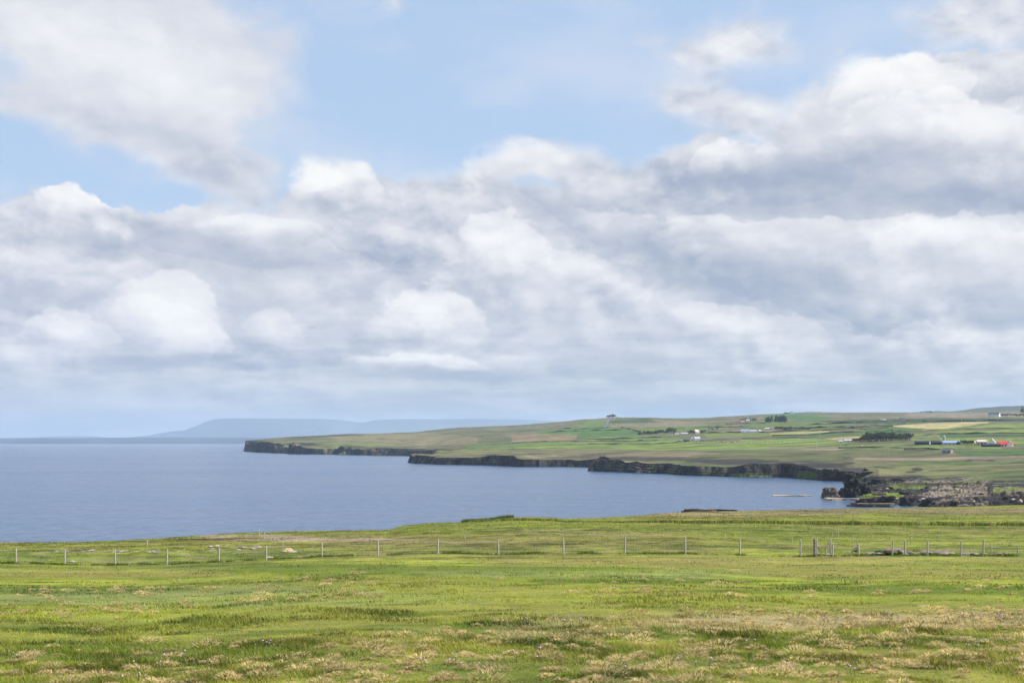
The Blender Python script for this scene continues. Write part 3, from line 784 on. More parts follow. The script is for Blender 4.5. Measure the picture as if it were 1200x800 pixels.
def build_far():
    u = np.concatenate([np.arange(284, 1215, 0.85), np.arange(1215, 1500, 4), np.arange(1500, 2600, 25)]).astype(float)
    nf = 1100
    fine = np.exp(np.linspace(math.log(470), math.log(8800), nf))
    PX, D = np.meshgrid(u, fine, indexing='ij')
    SD = signed_dist((PX - CX) / F * D, D)
    w = 1.0 / 1.0 + 7.0 * np.exp(-np.abs(SD - 3) / 7.0) * (D / 1000) ** 0.2 + 1.6 * ((D < 900) & (SD > 0))
    w[SD < -30] *= 0.15
    w[D > 4300] *= 0.35
    kern = np.hanning(61); kern /= kern.sum()
    main = slice(0, int((u < 1215).sum()))
    wp = np.pad(w[main], ((30, 30), (0, 0)), mode='edge')
    cs = np.zeros_like(w[main])
    for q in range(61): cs += kern[q] * wp[q:q + cs.shape[0]]
    w[main] = cs
    cw = np.cumsum(w, 1); cw = cw / cw[:, -1:]
    NR = 560
    tt = np.linspace(0, 1, NR)
    D2 = np.empty((len(u), NR))
    for i in range(len(u)):
        D2[i] = np.interp(tt, cw[i], fine)
    # neighbouring columns keep similar spacing
    PX2 = np.repeat(u[:, None], NR, 1)
    X = (PX2 - CX) / F * D2
    SD2 = signed_dist(X, D2)
    Z = far_z(PX2, D2, SD2)
    PYp = HY - plat_z(PX2, D2) / D2 * F
    col = far_colour(PX2, PYp, X, D2)
    PYv = HY - Z / D2 * F
    own = np.zeros_like(Z)
    # scree, boulders and flagstone of the near shore
    shore = sstep(Z, -18.6, -20.2) * (D2 < 850) * (SD2 > -5)
    a = fbm(X * 0.4, D2, 5.0, 4, 301, 0.65); bb = fbm(X * 0.6, D2, 45.0, 3, 303); c3 = fbm(X, D2, 1.7, 2, 305)
    rockc = np.array((0.022, 0.021, 0.022)) + (np.array((0.23, 0.185, 0.145)) - np.array((0.022, 0.021, 0.022))) * sstep(a * 0.55 + c3 * 0.25 + bb * 0.35 + 0.09 * sstep(PX2, 1075, 1100) * sstep(PX2, 1172, 1150), 0.60, 0.78)[..., None]
    weed = (sstep(fbm(X, D2, 22.0, 3, 307), 0.6, 0.68) * 0.85)[..., None]
    rockc = rockc * (1 - weed) + np.array((0.12, 0.155, 0.03)) * weed
    col = col * (1 - shore[..., None]) + rockc * shore[..., None]
    own = np.maximum(own, shore)
    # green slopes at the foot of the cliffs, bare peat scars
    for (cx, cy, rx, ry, cc) in [(870, 556.8, 18, 1.8, (0.12, 0.145, 0.035)), (897, 557.8, 8, 1.4, (0.12, 0.145, 0.035)), (945, 556.5, 12, 4, (0.08, 0.12, 0.02)), (714, 545, 2.5, 3.5, (0.08, 0.11, 0.03)), (669, 545.5, 3.5, 1.6, (0.12, 0.17, 0.03)), (1048, 580, 12, 4, (0.14, 0.19, 0.02)), (1020, 578.5, 8, 2, (0.15, 0.19, 0.02)),
                                 (1075, 550, 8, 1.8, (0.04, 0.034, 0.026)), (1067, 552.8, 6, 1.0, (0.05, 0.042, 0.03)), (1125, 551, 40, 0.9, (0.07, 0.075, 0.035)), (1120, 566.5, 16, 1.6, (0.03, 0.028, 0.024)), (1160, 539.5, 6, 1, (0.03, 0.03, 0.03)), (1136, 539.6, 4, 1, (0.03, 0.03, 0.03)),
                                 (1075, 567, 40, 2.0, (0.045, 0.048, 0.03)), (760, 537.5, 60, 2.2, (0.06, 0.055, 0.04)), (870, 541, 70, 3.0, (0.05, 0.045, 0.04)), (960, 545, 26, 3, (0.04, 0.038, 0.036)), (1000, 552, 20, 4, (0.05, 0.045, 0.045)),
                                 (470, 526.5, 40, 1.2, (0.03, 0.03, 0.035)), (355, 520.5, 22, 2.2, (0.035, 0.035, 0.04)), (346, 521, 6, 1.6, (0.19, 0.12, 0.09))]:
        n = (fbm(X, D2, 18.0, 3, 311) - 0.5) * 1.2
        rr = np.sqrt(((PX2 - cx) / rx) ** 2 + ((PYv - cy) / ry) ** 2)
        wq = sstep(rr + n, 1.1, 0.8) * (SD2 > -6)
        col = col * (1 - wq[..., None]) + np.array(cc) * wq[..., None]
        own = np.maximum(own, wq)
    V = np.stack([X, D2, Z], -1).reshape(-1, 3)
    nr, nc = PX2.shape
    i = np.arange(nr - 1)[:, None] * nc + np.arange(nc - 1)[None, :]
    Fc = np.stack([i, i + nc, i + nc + 1, i + 1], -1).reshape(-1, 4)
    under = (Z.ravel()[Fc] < -26.5).all(1)
    o = mesh_obj('terrain', V, Fc[~under], M_far, colors=np.concatenate([col, own[..., None]], -1).reshape(-1, 4).astype(np.float32), smooth=False, fast=True)
    tag(o, kind='structure')
build_far()

_dl = np.concatenate([np.arange(480, 1500, 2.0), np.arange(1500, 6000, 8.0)])
def far_at(px, py):
    """point of the far land that appears at (px, py)"""
    y = HY - plat_z(np.full_like(_dl, px), _dl) / _dl * F
    ok = np.where((y <= py) & (_dl > float(np.interp(px, [287, 475, 600, 683, 800, 960, 985, 1000, 1060, 1200], [3500, 2450, 1440, 1190, 1044, 915, 880, 560, 540, 500]))))[0]
    d = float(_dl[ok[0]]) if len(ok) else 4200.0
    return ground_far(px, d)
def ground_far(px, d):
    a = np.array([[float(px)]]); b = np.array([[float(d)]])
    X = (a - CX) / F * b
    return Vector((float(X[0, 0]), d, float(far_z(a, b, signed_dist(X, b))[0, 0])))

# ------------------------------------------------------------------ low coast and hills far across the water, dark hill on the right
def ridge(name, pts, d, depth, mat_, seed, n=300, rows=8):
    u = np.linspace(pts[0][0], pts[-1][0], n)
    y = np.interp(u, [p[0] for p in pts], [p[1] for p in pts])
    top = (HY - y) / F * d + (fbm(u, u * 0, 18.0, 4, seed) - 0.5) * 0.9 / F * d
    V = []; Fc = []
    for j in range(rows + 1):
        t = j / rows
        dj = d + (t - 1) * depth if t <= 1 else d
        prof = t ** 0.75
        base = SEA - 3
        for k in range(n):
            jag = 1 + 0.05 * (float(vnoise(np.array(u[k] / 9 + j), np.array(j * 3.1), seed)) - .5)
            V.append(((u[k] - CX) / F * d, dj, base + (top[k] - base) * prof * (jag if j < rows else 1)))
    for k in range(n): V.append(((u[k] - CX) / F * d, d + depth * 0.5, SEA - 5))
    for j in range(rows + 1):
        for k in range(n - 1):
            a = j * n + k; Fc.append((a, a + 1, a + 1 + n, a + n))
    return tag(mesh_obj(name, V, Fc, mat_, smooth=True), kind='structure')
M_hill = simple('haze_blue_moor', (0.085, 0.10, 0.12), 0.95, 0.2, 0.0006)  # blue of the far air mixed into the moor colour
M_coast = simple('haze_blue_coast', (0.05, 0.065, 0.09), 0.95, 0.25, 0.001)  # coast colour also carries the blue of the air
M_dark = simple('dark_moor', (0.028, 0.034, 0.024), 0.95, 0.25, 0.004)
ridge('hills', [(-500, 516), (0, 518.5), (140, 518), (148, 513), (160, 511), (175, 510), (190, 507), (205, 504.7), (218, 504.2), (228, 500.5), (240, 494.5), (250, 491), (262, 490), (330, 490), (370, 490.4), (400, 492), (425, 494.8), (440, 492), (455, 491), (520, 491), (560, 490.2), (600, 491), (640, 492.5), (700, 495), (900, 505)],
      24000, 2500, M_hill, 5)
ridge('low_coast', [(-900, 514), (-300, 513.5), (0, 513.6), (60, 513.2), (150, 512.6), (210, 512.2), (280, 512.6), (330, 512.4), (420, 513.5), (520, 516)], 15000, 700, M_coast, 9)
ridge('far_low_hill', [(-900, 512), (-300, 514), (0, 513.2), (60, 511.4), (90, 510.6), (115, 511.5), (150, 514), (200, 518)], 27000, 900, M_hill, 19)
ridge('moorland_hill', [(1040, 486), (1080, 483.6), (1098, 481.2), (1112, 482), (1130, 480.5), (1145, 478.0), (1165, 476.6), (1185, 475.6), (1200, 475), (1260, 474), (1400, 478), (1700, 484)], 6800, 1100, M_dark, 29)

# ------------------------------------------------------------------ haze in the air
hz = bpy.data.meshes.new('haze')
bm = bmesh.new()
bmesh.ops.create_cube(bm, size=1.0)
bm.to_mesh(hz); bm.free()
ho = bpy.data.objects.new('haze', hz)
COL.objects.link(ho)
ho.scale = (52000, 31000, 483)
ho.location = (0, 12500, 483 / 2 - 48)
hm = bpy.data.materials.new('hazy_air'); hm.use_nodes = True
hm.node_tree.nodes.clear()
pv = hm.node_tree.nodes.new('ShaderNodeVolumePrincipled')
pv.inputs['Color'].default_value = (0.60, 0.78, 1.0, 1)
pv.inputs['Density'].default_value = 4.0e-5
pv.inputs['Anisotropy'].default_value = 0.2
ou = hm.node_tree.nodes.new('ShaderNodeOutputMaterial')
hm.node_tree.links.new(pv.outputs[0], ou.inputs['Volume'])
hz.materials.append(hm)
ho['kind'] = 'stuff'

# ------------------------------------------------------------------ grass of the near field (nobody could count it)
def d_lookup(px, py):
    g = np.linspace(-400, 1600, 60)
    dg = np.concatenate([np.linspace(3, 96, 1500)])
    out = np.zeros(len(px)); yy = np.linspace(640, 1000, 721)
    T = np.zeros((len(g), len(yy)))
    for i, q in enumerate(g):
        y = HY - near_z(np.full_like(dg, q), dg) / dg * F
        y = np.minimum.accumulate(y)
        T[i] = np.interp(yy, y[::-1], dg[::-1])
    gi = np.clip((px - g[0]) / (g[1] - g[0]), 0, len(g) - 1.001); yi = np.clip((py - yy[0]) / (yy[1] - yy[0]), 0, len(yy) - 1.001)
    a = gi.astype(int); b = yi.astype(int); fa = gi - a; fb = yi - b
    return (T[a, b] * (1 - fa) + T[a + 1, b] * fa) * (1 - fb) + (T[a, b + 1] * (1 - fa) + T[a + 1, b + 1] * fa) * fb

def blades(name, X, Y, Z, h, w, lean, az, col, droop, kind='stuff'):
    """each blade: a bent strip of three faces"""
    n = len(X)
    fa = rng.uniform(0, 2 * np.pi, n)
    tx, ty = np.cos(fa), np.sin(fa)
    dx, dy = np.cos(az), np.sin(az)
    V = np.zeros((n, 5, 3), np.float32)
    for k, (t, ww) in enumerate(((0, 1.0), (0, 1.0), (0.55, 0.75), (0.55, 0.75), (1.0, 0))):
        out = lean * (t ** 1.6) * h
        up = h * t * (1 - droop * t * t)
        sgn = -1 if k in (0, 2) else 1
        V[:, k, 0] = X + dx * out + tx * w * 0.5 * ww * sgn
        V[:, k, 1] = Y + dy * out + ty * w * 0.5 * ww * sgn
        V[:, k, 2] = Z - 0.01 + up
    base = np.arange(n)[:, None] * 5
    Fc = (base[:, None, :] + np.array([[0, 1, 3], [0, 3, 2], [2, 3, 4]])[None]).reshape(-1, 3)
    c = np.repeat(col[:, None, :], 5, 1).reshape(-1, 3)
    o = mesh_obj(name, V.reshape(-1, 3), Fc, M_blade, colors=c.astype(np.float32), fast=True)
    o['kind'] = kind
    return o

def build_grass():
    n = 540000
    px = rng.uniform(-230, 1430, n); py = 646 + rng.uniform(0, 1, n) ** 0.9 * 260
    d = d_lookup(px, py)
    d = d * rng.uniform(0.98, 1.02, n)
    keep = (d < 95) & (d > 3.2)
    px, d = px[keep], d[keep]
    px2 = rng.uniform(-60, 1260, 130000); d2 = DFEN + (tab(LIP, px2) - DFEN) * rng.uniform(0, 1, len(px2)) ** 1.3
    px = np.concatenate([px, px2]); d = np.concatenate([d, d2])
    n = len(px)
    X = (px - CX) / F * d
    Z = near_z(px, d)
    PYv = HY - Z / d * F
    col = near_colour(px, PYv, X, d)
    cl = fbm(X, d, 0.55, 3, 401); cl2 = fbm(X, d, 2.6, 3, 403)
    tall = sstep(cl * 0.6 + cl2 * 0.4, 0.42, 0.66)
    strawness = sstep(fbm(X, d, 1.1, 3, 405) * 0.55 + fbm(X, d, 6.0, 2, 407) * 0.45, 0.47, 0.66) * np.interp(d, [8, 14, 40, 90], [0.16, 0.16, 0.14, 0.12])
    r = rng.uniform(0, 1, n)
    isst = r < strawness
    col = col * (0.80 + 0.60 * rng.uniform(0, 1, n))[:, None] * np.array([1, 1, 1])
    col[:, 0] *= rng.uniform(0.8, 1.15, n)
    clump = fbm(X, d, 0.38, 3, 409) * np.interp(d, [8, 40], [1, 0]) + fbm(X, d, 1.5, 3, 410) * np.interp(d, [8, 40], [0, 1])  # mottled clump tones; the dark gaps stand in for shade between tufts
    col = col * ((1.15 - 0.30 * tall) * (0.50 + 1.0 * sstep(clump, 0.32, 0.66)))[:, None]
    st = np.array((0.36, 0.285, 0.135))[None] * rng.uniform(0.6, 1.25, n)[:, None]
    col[isst] = st[isst]
    h = (0.018 + 0.046 * tall) * rng.uniform(0.6, 1.3, n) * np.interp(d, [5, 30, 90], [1, 1.0, 1.0])
    w = 0.0024 + 0.0005 * d
    h = h * np.interp(d, [60, 100, 220], [1, 1.2, 2.0])
    blades('grass', X, d, Z, h, w, rng.uniform(0.2, 0.9, n), rng.normal(2.8, 1.3, n), np.clip(col, 0, 1), rng.uniform(0, 0.25, n))

    # dry tussocks
    P = []
    m = 15000
    qx = rng.uniform(-230, 1430, m); qy = 655 + rng.uniform(0, 1, m) ** 0.55 * 235
    qd = d_lookup(qx, qy)
    XX = (qx - CX) / F * qd
    dens = fbm(XX, qd, 3.2, 3, 411) * 0.6 + fbm(XX, qd, 11.0, 2, 413) * 0.4
    dens = dens + 0.06 * sstep(qx, 300, 700) + np.where((qy > 715) & (qy < 740) & (qx > 740), 0.16, 0) + 0.05 * sstep(qy, 745, 765)
    keep = (qd < 70) & (rng.uniform(0, 1, m) < sstep(dens, 0.38, 0.68) * np.interp(qd, [5, 12, 20, 60], [0.28, 0.62, 0.85, 0.26]))
    qx, qd = qx[keep], qd[keep]
    occ = set(); sel = []
    for j in range(len(qx)):
        c_ = 0.20 * (1 + qd[j] / 40)
        key = (round(math.log(qd[j]) * 3), int((qx[j] - CX) / F * qd[j] / c_), int(qd[j] / c_))
        if key in occ: continue
        occ.add(key); sel.append(j)
    qx, qd = qx[sel], qd[sel]
    A = {k: [] for k in 'XYZhwlac'}
    D_ = []
    for x0, d0 in zip(qx, qd):
        nb = int(np.interp(d0, [6, 15, 60], [260, 130, 34]))
        R_ = rng.uniform(0.028, 0.066) * (1 + 0.8 * (rng.uniform() < 0.12)) * np.interp(d0, [8, 20, 60], [1, 1.25, 2.3])
        th = rng.uniform(0, 2 * np.pi, nb); rr = R_ * np.sqrt(rng.uniform(0, 1, nb))
        x = (x0 - CX) / F * d0 + rr * np.cos(th) * 1.3; y = d0 + rr * np.sin(th)
        A['X'].append(x); A['Y'].append(y)
        dome = 0.085 * (R_ / 0.1) * np.sqrt(np.clip(1 - (rr / R_) ** 2, 0, 1))
        A['Z'].append(dome * 0.8)
        A['h'].append(rng.uniform(0.025, 0.06, nb) * (R_ / 0.1) ** 0.7)
        A['a'].append(th + rng.normal(0, 0.5, nb) + 0.35)
        A['l'].append(0.3 + 1.5 * rr / R_ + rng.uniform(0, 0.4, nb)); D_.append(0.1 + 0.85 * rr / R_)
        A['w'].append(np.full(nb, 0.0018 + 0.00035 * d0))
        tone = np.array((0.62, 0.47, 0.28)) * rng.uniform(0.75, 1.25)
        c = tone[None] * rng.uniform(0.55, 1.3, nb)[:, None]
        g = rng.uniform(0, 1, nb) < 0.16
        c[g] = np.array((0.11, 0.16, 0.02))
        A['c'].append(c)
    X = np.concatenate(A['X']); Y = np.concatenate(A['Y'])
    px = X / Y * F + CX
    blades('dry_tussocks', X, Y, near_z(px, Y) + np.concatenate(A['Z']), np.concatenate(A['h']), np.concatenate(A['w']), np.concatenate(A['l']), np.concatenate(A['a']), np.clip(np.concatenate(A['c']), 0, 1), np.concatenate(D_))

    # reeds and flag iris along the drain beyond the fence, dark heath on the brow
    m = 26000
    qx = np.concatenate([rng.uniform(540, 780, 6000), rng.uniform(740, 1420, m - 6000)])
    gx = np.array([540, 600, 650, 700, 800, 900, 1000, 1100, 1200, 1420]); gy = [609.5, 609.5, 610, 611, 612, 612.8, 614, 615, 615.8, 617]
    dd_ = np.interp(qx, gx, [near_d(a, b) for a, b in zip(gx, gy)]) + rng.normal(0, 1.5, m)
    XX = (qx - CX) / F * dd_
    cl = fbm(XX, dd_, 2.2, 3, 421)
    keep = rng.uniform(0, 1, m) < sstep(cl, 0.36, 0.58)
    qx, dd_, XX, cl = qx[keep], dd_[keep], XX[keep], cl[keep]
    n = len(qx)
    tall = 0.62 * np.interp(qx, [540, 580, 640, 700, 800, 900, 1400], [0.5, 0.8, 0.6, 0.35, 0.7, 0.9, 1.0])
    gc = np.where((rng.uniform(0, 1, n) < 0.68)[:, None], np.array((0.10, 0.155, 0.026))[None], np.array((0.32, 0.28, 0.09))[None]) * rng.uniform(0.6, 1.4, n)[:, None]
    br = (fbm(XX, dd_ * 0, 7.0, 2, 423) > 0.55) & (rng.uniform(0, 1, n) < 0.35)
    gc[br] = np.array((0.10, 0.065, 0.035))
    blades('reeds', XX, dd_, near_z(qx, dd_), (0.5 + 0.9 * cl) * tall * rng.uniform(0.6, 1.1, n), rng.uniform(0.04, 0.09, n), rng.uniform(0.05, 0.4, n), rng.uniform(0, 6.28, n), gc, rng.uniform(0, 0.2, n))
    m = 16000
    qx = rng.uniform(-120, 1320, m); dd_ = DFEN + rng.normal(0, 0.35, m); cl = fbm(qx, qx * 0, 14.0, 3, 451)
    kp = rng.uniform(0, 1, m) < sstep(cl, 0.3, 0.6); qx, dd_, cl = qx[kp], dd_[kp], cl[kp]; n = len(qx)
    blades('fence_line_grass', (qx - CX) / F * dd_, dd_, near_z(qx, dd_), (0.08 + 0.22 * cl) * rng.uniform(0.5, 1.2, n), rng.uniform(0.02, 0.05, n), rng.uniform(0.1, 0.8, n), rng.uniform(0, 6.28, n), np.array((0.085, 0.12, 0.018))[None] * rng.uniform(0.6, 1.7, n)[:, None], rng.uniform(0, 0.3, n))
    m = 9000
    qx = rng.uniform(542, 602, m); dd_ = tab(LIP, qx) - rng.uniform(0, 5, m)
    XX = (qx - CX) / F * dd_
    cl = fbm(XX, dd_, 2.0, 3, 431)
    blades('heath', XX, dd_, near_z(qx, dd_), (0.15 + 0.6 * sstep(cl, 0.4, 0.6)) * rng.uniform(0.3, 0.7, m), rng.uniform(0.04, 0.09, m), rng.uniform(0.1, 0.8, m), rng.uniform(0, 6.28, m), np.array((0.085, 0.12, 0.028))[None] * rng.uniform(0.5, 1.6, m)[:, None], rng.uniform(0, 0.3, m))
build_grass()

# ------------------------------------------------------------------ rocks
M_rock_dark = simple('dark_flagstone', (0.030, 0.028, 0.028), 0.9, 0.48, 0.5)
M_rock_brown = simple('weathered_flagstone', (0.13, 0.10, 0.075), 0.9, 0.35, 0.5)
M_rock_pale = simple('pale_shore_stone', (0.30, 0.25, 0.20), 0.9, 0.3, 0.9)
M_rock_field = simple('field_stone', (0.22, 0.19, 0.17), 0.9, 0.35, 2.0)
M_ochre = simple('lichened_boulder', (0.36, 0.28, 0.15), 0.9, 0.25, 2.5)
M_thrift = simple('thrift_pink', (0.52, 0.30, 0.42), 0.8, 0.2, 30.0)
M_cushion = simple('thrift_cushion_green', (0.08, 0.12, 0.03), 0.9, 0.3, 9.0)

def boulder_mesh(name, seed, flat=0.7, sub=2):
    bm = bmesh.new()
    bmesh.ops.create_icosphere(bm, subdivisions=sub, radius=1.0)
    r2 = random.Random(seed)
    cuts = [(Vector((r2.uniform(-1, 1), r2.uniform(-1, 1), r2.uniform(-1, 1))).normalized(), r2.uniform(0.55, 0.9)) for _ in range(9)]
    for v in bm.verts:
        for nrm, dd in cuts:
            k = v.co.dot(nrm)
            if k > dd: v.co -= nrm * (k - dd)
        v.co.z *= flat
        v.co *= 1 + r2.uniform(-0.05, 0.05)
    me = bpy.data.meshes.new(name); bm.to_mesh(me); bm.free()
    return me
BME = [boulder_mesh('boulder', 50 + i, 0.55 + 0.1 * (i % 3)) for i in range(6)]
def boulder(name, loc, sz, material, label=None, cat='boulder', group=None, k=None, stretch=(1, 1, 1), rz=None):
    k = rnd.randrange(6) if k is None else k
    me = BME[k].copy(); me.materials.clear(); me.materials.append(material)
    o = bpy.data.objects.new(name, me); COL.objects.link(o)
    o.location = loc; o.scale = (sz * stretch[0], sz * stretch[1], sz * stretch[2]); o.rotation_euler = (rnd.uniform(-.2, .2), rnd.uniform(-.2, .2), rnd.uniform(0, 6.28) if rz is None else rz)
    return tag(o, label, cat, group)

def strata(name, loc, wx, wy, hgt, layers, material, seed, label, cat='rock outcrop', group=None, taper=0.75, cap=None, rz=0.0):
    """a crag of stacked, broken beds"""
    r2 = random.Random(seed); V = []; Fc = []
    z = 0.0
    ox = oy = 0
    for L in range(layers):
        th = hgt / layers * r2.uniform(0.6, 1.4)
        f = 1 - (1 - taper) * (L / max(1, layers - 1)) ** 1.2
        f *= r2.uniform(0.78, 1.06)
        n = 20
        ox += r2.uniform(-.03, .03) * wx; oy += r2.uniform(-.03, .03) * wy
        base = len(V)
        rad = []
        while len(rad) < n: rad += [r2.uniform(0.62, 1.1)] * r2.choice((1, 2, 2, 3))
        rad = rad[:n]
        for zz in (z, z + th):
            for k in range(n):
                a = 2 * math.pi * k / n
                ca, sa = math.cos(a), math.sin(a)
                q = (abs(ca) ** 4 + abs(sa) ** 4) ** -0.25       # squarish blocks
                V.append((ox + ca * q * rad[k] * f * wx / 2, oy + sa * q * rad[k] * f * wy / 2, zz + (r2.uniform(-.06, .06) if zz == z else r2.uniform(-.35, .3)) * th))
        for k in range(n):
            k2 = (k + 1) % n
            Fc.append((base + k, base + k2, base + n + k2, base + n + k))
        Fc.append(tuple(base + k for k in range(n))[::-1]); Fc.append(tuple(base + n + k for k in range(n)))
        z += th * 0.98
    o = mesh_obj(name, V, Fc, material)
    o.location = loc; o.rotation_euler = (0, 0, rz)
    return tag(o, label, cat, group)

def at_sea(px, py, dz=0.0):
    d = seaD(py)
    return Vector(((px - CX) / F * d, d, SEA + dz))
def mpp(p): return p.y / F            # metres per photo pixel at a point

# the broken headland: sea stack, ledges and shelves
p = at_sea(974, 583, -1); k = mpp(p)
strata('sea_stack', p, 23 * k, 8, 16 * k, 8, M_rock_brown, 3, 'squat brown sea stack of stacked beds standing off the dark headland', 'sea stack', taper=0.62)
strata('sea_stack', at_sea(965.5, 583, -1), 6 * k, 6, 9 * k, 5, M_rock_brown, 5, 'small stepped rock against the seaward foot of the squat brown stack', 'rock', taper=0.7)
strata('rock_shelf', at_sea(990, 585.5, -0.9), 60 * k, 14, 1.6, 2, M_rock_pale, 7, 'pale flat rock shelf at the foot of the brown sea stack', 'rock shelf', taper=0.9)
strata('skerry', at_sea(931, 581, -0.85), 66 * k, 9, 1.15, 2, M_rock_pale, 9, 'long low brown skerry awash in the bay beside the sea stack', 'skerry', taper=0.9)
strata('rock_shelf', at_sea(1020, 593.0, -0.8), 72 * mpp(at_sea(1000, 593)), 8, 1.9, 3, M_rock_brown, 11, 'low brown rock ledge running into the water nearest to the green field', 'rock shelf', taper=0.85)
crag = [  # px, base py, width px, height px, depth m, layers, distance or None, label
    (996, 582, 22, 26, 14, 8, M_rock_dark, 'tall black crag joined to the cliff behind the brown sea stack'),
    (1012, 580, 24, 16, 14, 6, M_rock_dark, 'broken black crag right of the tallest headland crag'),
    (1008, 566, 40, 13, 22, 6, M_rock_dark, 'long dark cliff bench with overhanging cap at the corner of the bay'),
    (1030, 572, 30, 11, 18, 5, M_rock_dark, 'dark rock bench under the grassy slope behind the boulder shore'),
    (1052, 570, 26, 8, 14, 4, M_rock_dark, 'low dark ledge at the top of the shore below the green bank'),
    (1016, 589, 30, 6, 8, 3, M_rock_dark, 'wet black ledge between the pale shelf and the low brown ledge'),
    (1040, 590, 26, 8, 9, 4, M_rock_dark, 'blocky black ledge in the middle of the near shore'),
    (1064, 592, 22, 8, 7, 3, M_rock_dark, 'blocky ledge of square dark boulders nearest to the field edge'),
    (1086, 593, 20, 9, 7, 3, M_rock_dark, 'upright square-jointed dark ledge at the field edge'),
    (1106, 592.5, 18, 6, 7, 3, M_rock_brown, 'brown square-jointed ledge right of the upright dark ledge'),
    (1030, 583, 24, 5, 9, 3, M_rock_dark, 'low dark ledge among green weed on the near shore'),
    (1062, 582, 22, 6, 9, 3, M_rock_dark, 'rounded dark ledge beside the green weed in mid shore'),
    (1090, 580, 22, 5, 9, 3, M_rock_brown, 'brown ledge near the top of the boulder beach'),
    (974, 562.8, 26, 13, 16, 7, M_rock_dark, 'sheer black cliff nose at the inner corner of the bay'),
]
for i, (px, py, wpx, hpx, dep, lay, m_, lab) in enumerate(crag):
    q = at_sea(px, py, -1.2); k = mpp(q)
    strata('crag', q, wpx * k, dep, hpx * k + 1.2, lay, m_, 70 + i, lab, 'crag', taper=0.7)
# block of turf-capped rock at the right of the shore
# boulders on the beach
places = []
for i in range(110):
    px = rnd.uniform(1015, 1215); t = rnd.random()
    y0, y1 = np.interp(px, [1015, 1060, 1100, 1160, 1215], [574, 572, 572, 584, 585]), np.interp(px, [1015, 1060, 1215], [591, 592, 591])
    py = y0 + (y1 - y0) * t
    q = far_at(px, py)
    places.append((q, px))
for q, px in places:
    sz = rnd.uniform(0.55, 1.5)
    m_ = rnd.choice([M_rock_pale, M_rock_brown, M_rock_dark, M_rock_brown, M_rock_dark])
    lab = {M_rock_pale: 'pale weathered boulder lying loose on the rocky shore beyond the green field', M_rock_brown: 'brown boulder lying loose on the rocky shore beyond the green field', M_rock_dark: 'dark wet boulder lying loose on the rocky shore beyond the green field'}[m_]
    boulder('boulder', q + Vector((0, 0, sz * 0.15)), sz, m_, lab, 'boulder', {M_rock_pale: 'pale boulders strewn on the far shore', M_rock_brown: 'brown boulders strewn on the far shore', M_rock_dark: 'dark boulders strewn on the far shore'}[m_])

# eroded brow of the near headland: dark rock showing at x 780-870, and left at 150-290
for i, (px, w_, h_, off, lab) in enumerate([(816, 62, 3.6, 1.5, 'long dark rocky brow on the skyline of the near field against the bay'), (850, 40, 3.4, 1, 'short dark rocky brow right of the long one at the field edge'), (563, 16, 1.6, 1.5, 'dark stone heap in the heath on the brow of the field')]):
    d = float(tab(LIP, px)) - off
    q = near_at(px, d=d); k = mpp(q)
    strata('rock_brow', q - Vector((0, 0, 0.4)), w_ * k, 1.6, h_ * k + 0.4, 3, M_rock_brown if i in (0, 4) else M_rock_dark, 120 + i, lab, 'rock edge', taper=0.8)

# field stones
stones = [(339, 646.8, 0.42, M_ochre, 'large cream and ochre boulder lying behind the fence left of centre', (1.2, 1, 1.1)), (332.6, 647.2, 0.3, M_ochre, 'small ochre stone leaning on the large cream boulder', (1.1, 1, .9)), (343, 647.0, 0.28, M_rock_pale, 'pale flat stone at the right foot of the large cream boulder', (1.5, 1, .5)),
          (316, 653.6, 0.25, M_rock_pale, 'small white stone at the foot of the fence post by the boulder', (1.4, 1, .5)), (302, 642, 0.34, M_rock_field, 'grey stone half sunk in turf left of the cream boulder', (1.3, 1, .7)), (296, 643.5, 0.25, M_rock_pale, 'pale stone beside the sunken grey one', (1.2, 1, .7)),
          (284, 642, 0.3, M_rock_field, 'brown field stone in the stony strip at the left', (1.4, 1, .6)), (246, 641, 0.26, M_rock_pale, 'small round white stone on the turf above the sea at the left', (1, 1, .8)), (253, 640.5, 0.3, M_rock_pale, 'larger pale stone just right of the round white one on the turf at the left', (1.3, 1, .7)),
          (85, 658.5, 0.22, M_rock_pale, 'small pale stone by the third post from the left', (1.3, 1, .5)), (105, 646, 0.3, M_rock_field, 'grey stone in the eroded bank left of the leaning post', (1.4, 1, .6)), (142, 646.5, 0.26, M_rock_field, 'grey stone in the eroded bank behind the third post', (1.2, 1, .6))]
for px, py, sz, m_, lab, stx in stones:
    boulder('field_stone', near_at(px, py) + Vector((0, 0, sz * 0.2)), sz, m_, lab, 'stone', None, stretch=stx, rz=0.2)
for i in range(44):
    px = rnd.uniform(60, 300); py = rnd.gauss(645.5, 1.4)
    boulder('bank_stone', near_at(px, py), rnd.uniform(0.08, 0.24), rnd.choice([M_rock_field, M_rock_pale]), 'small loose stone scattered along the eroded bank at the left', 'stone', 'small stones along the eroded bank', stretch=(1.4, 1, .6))
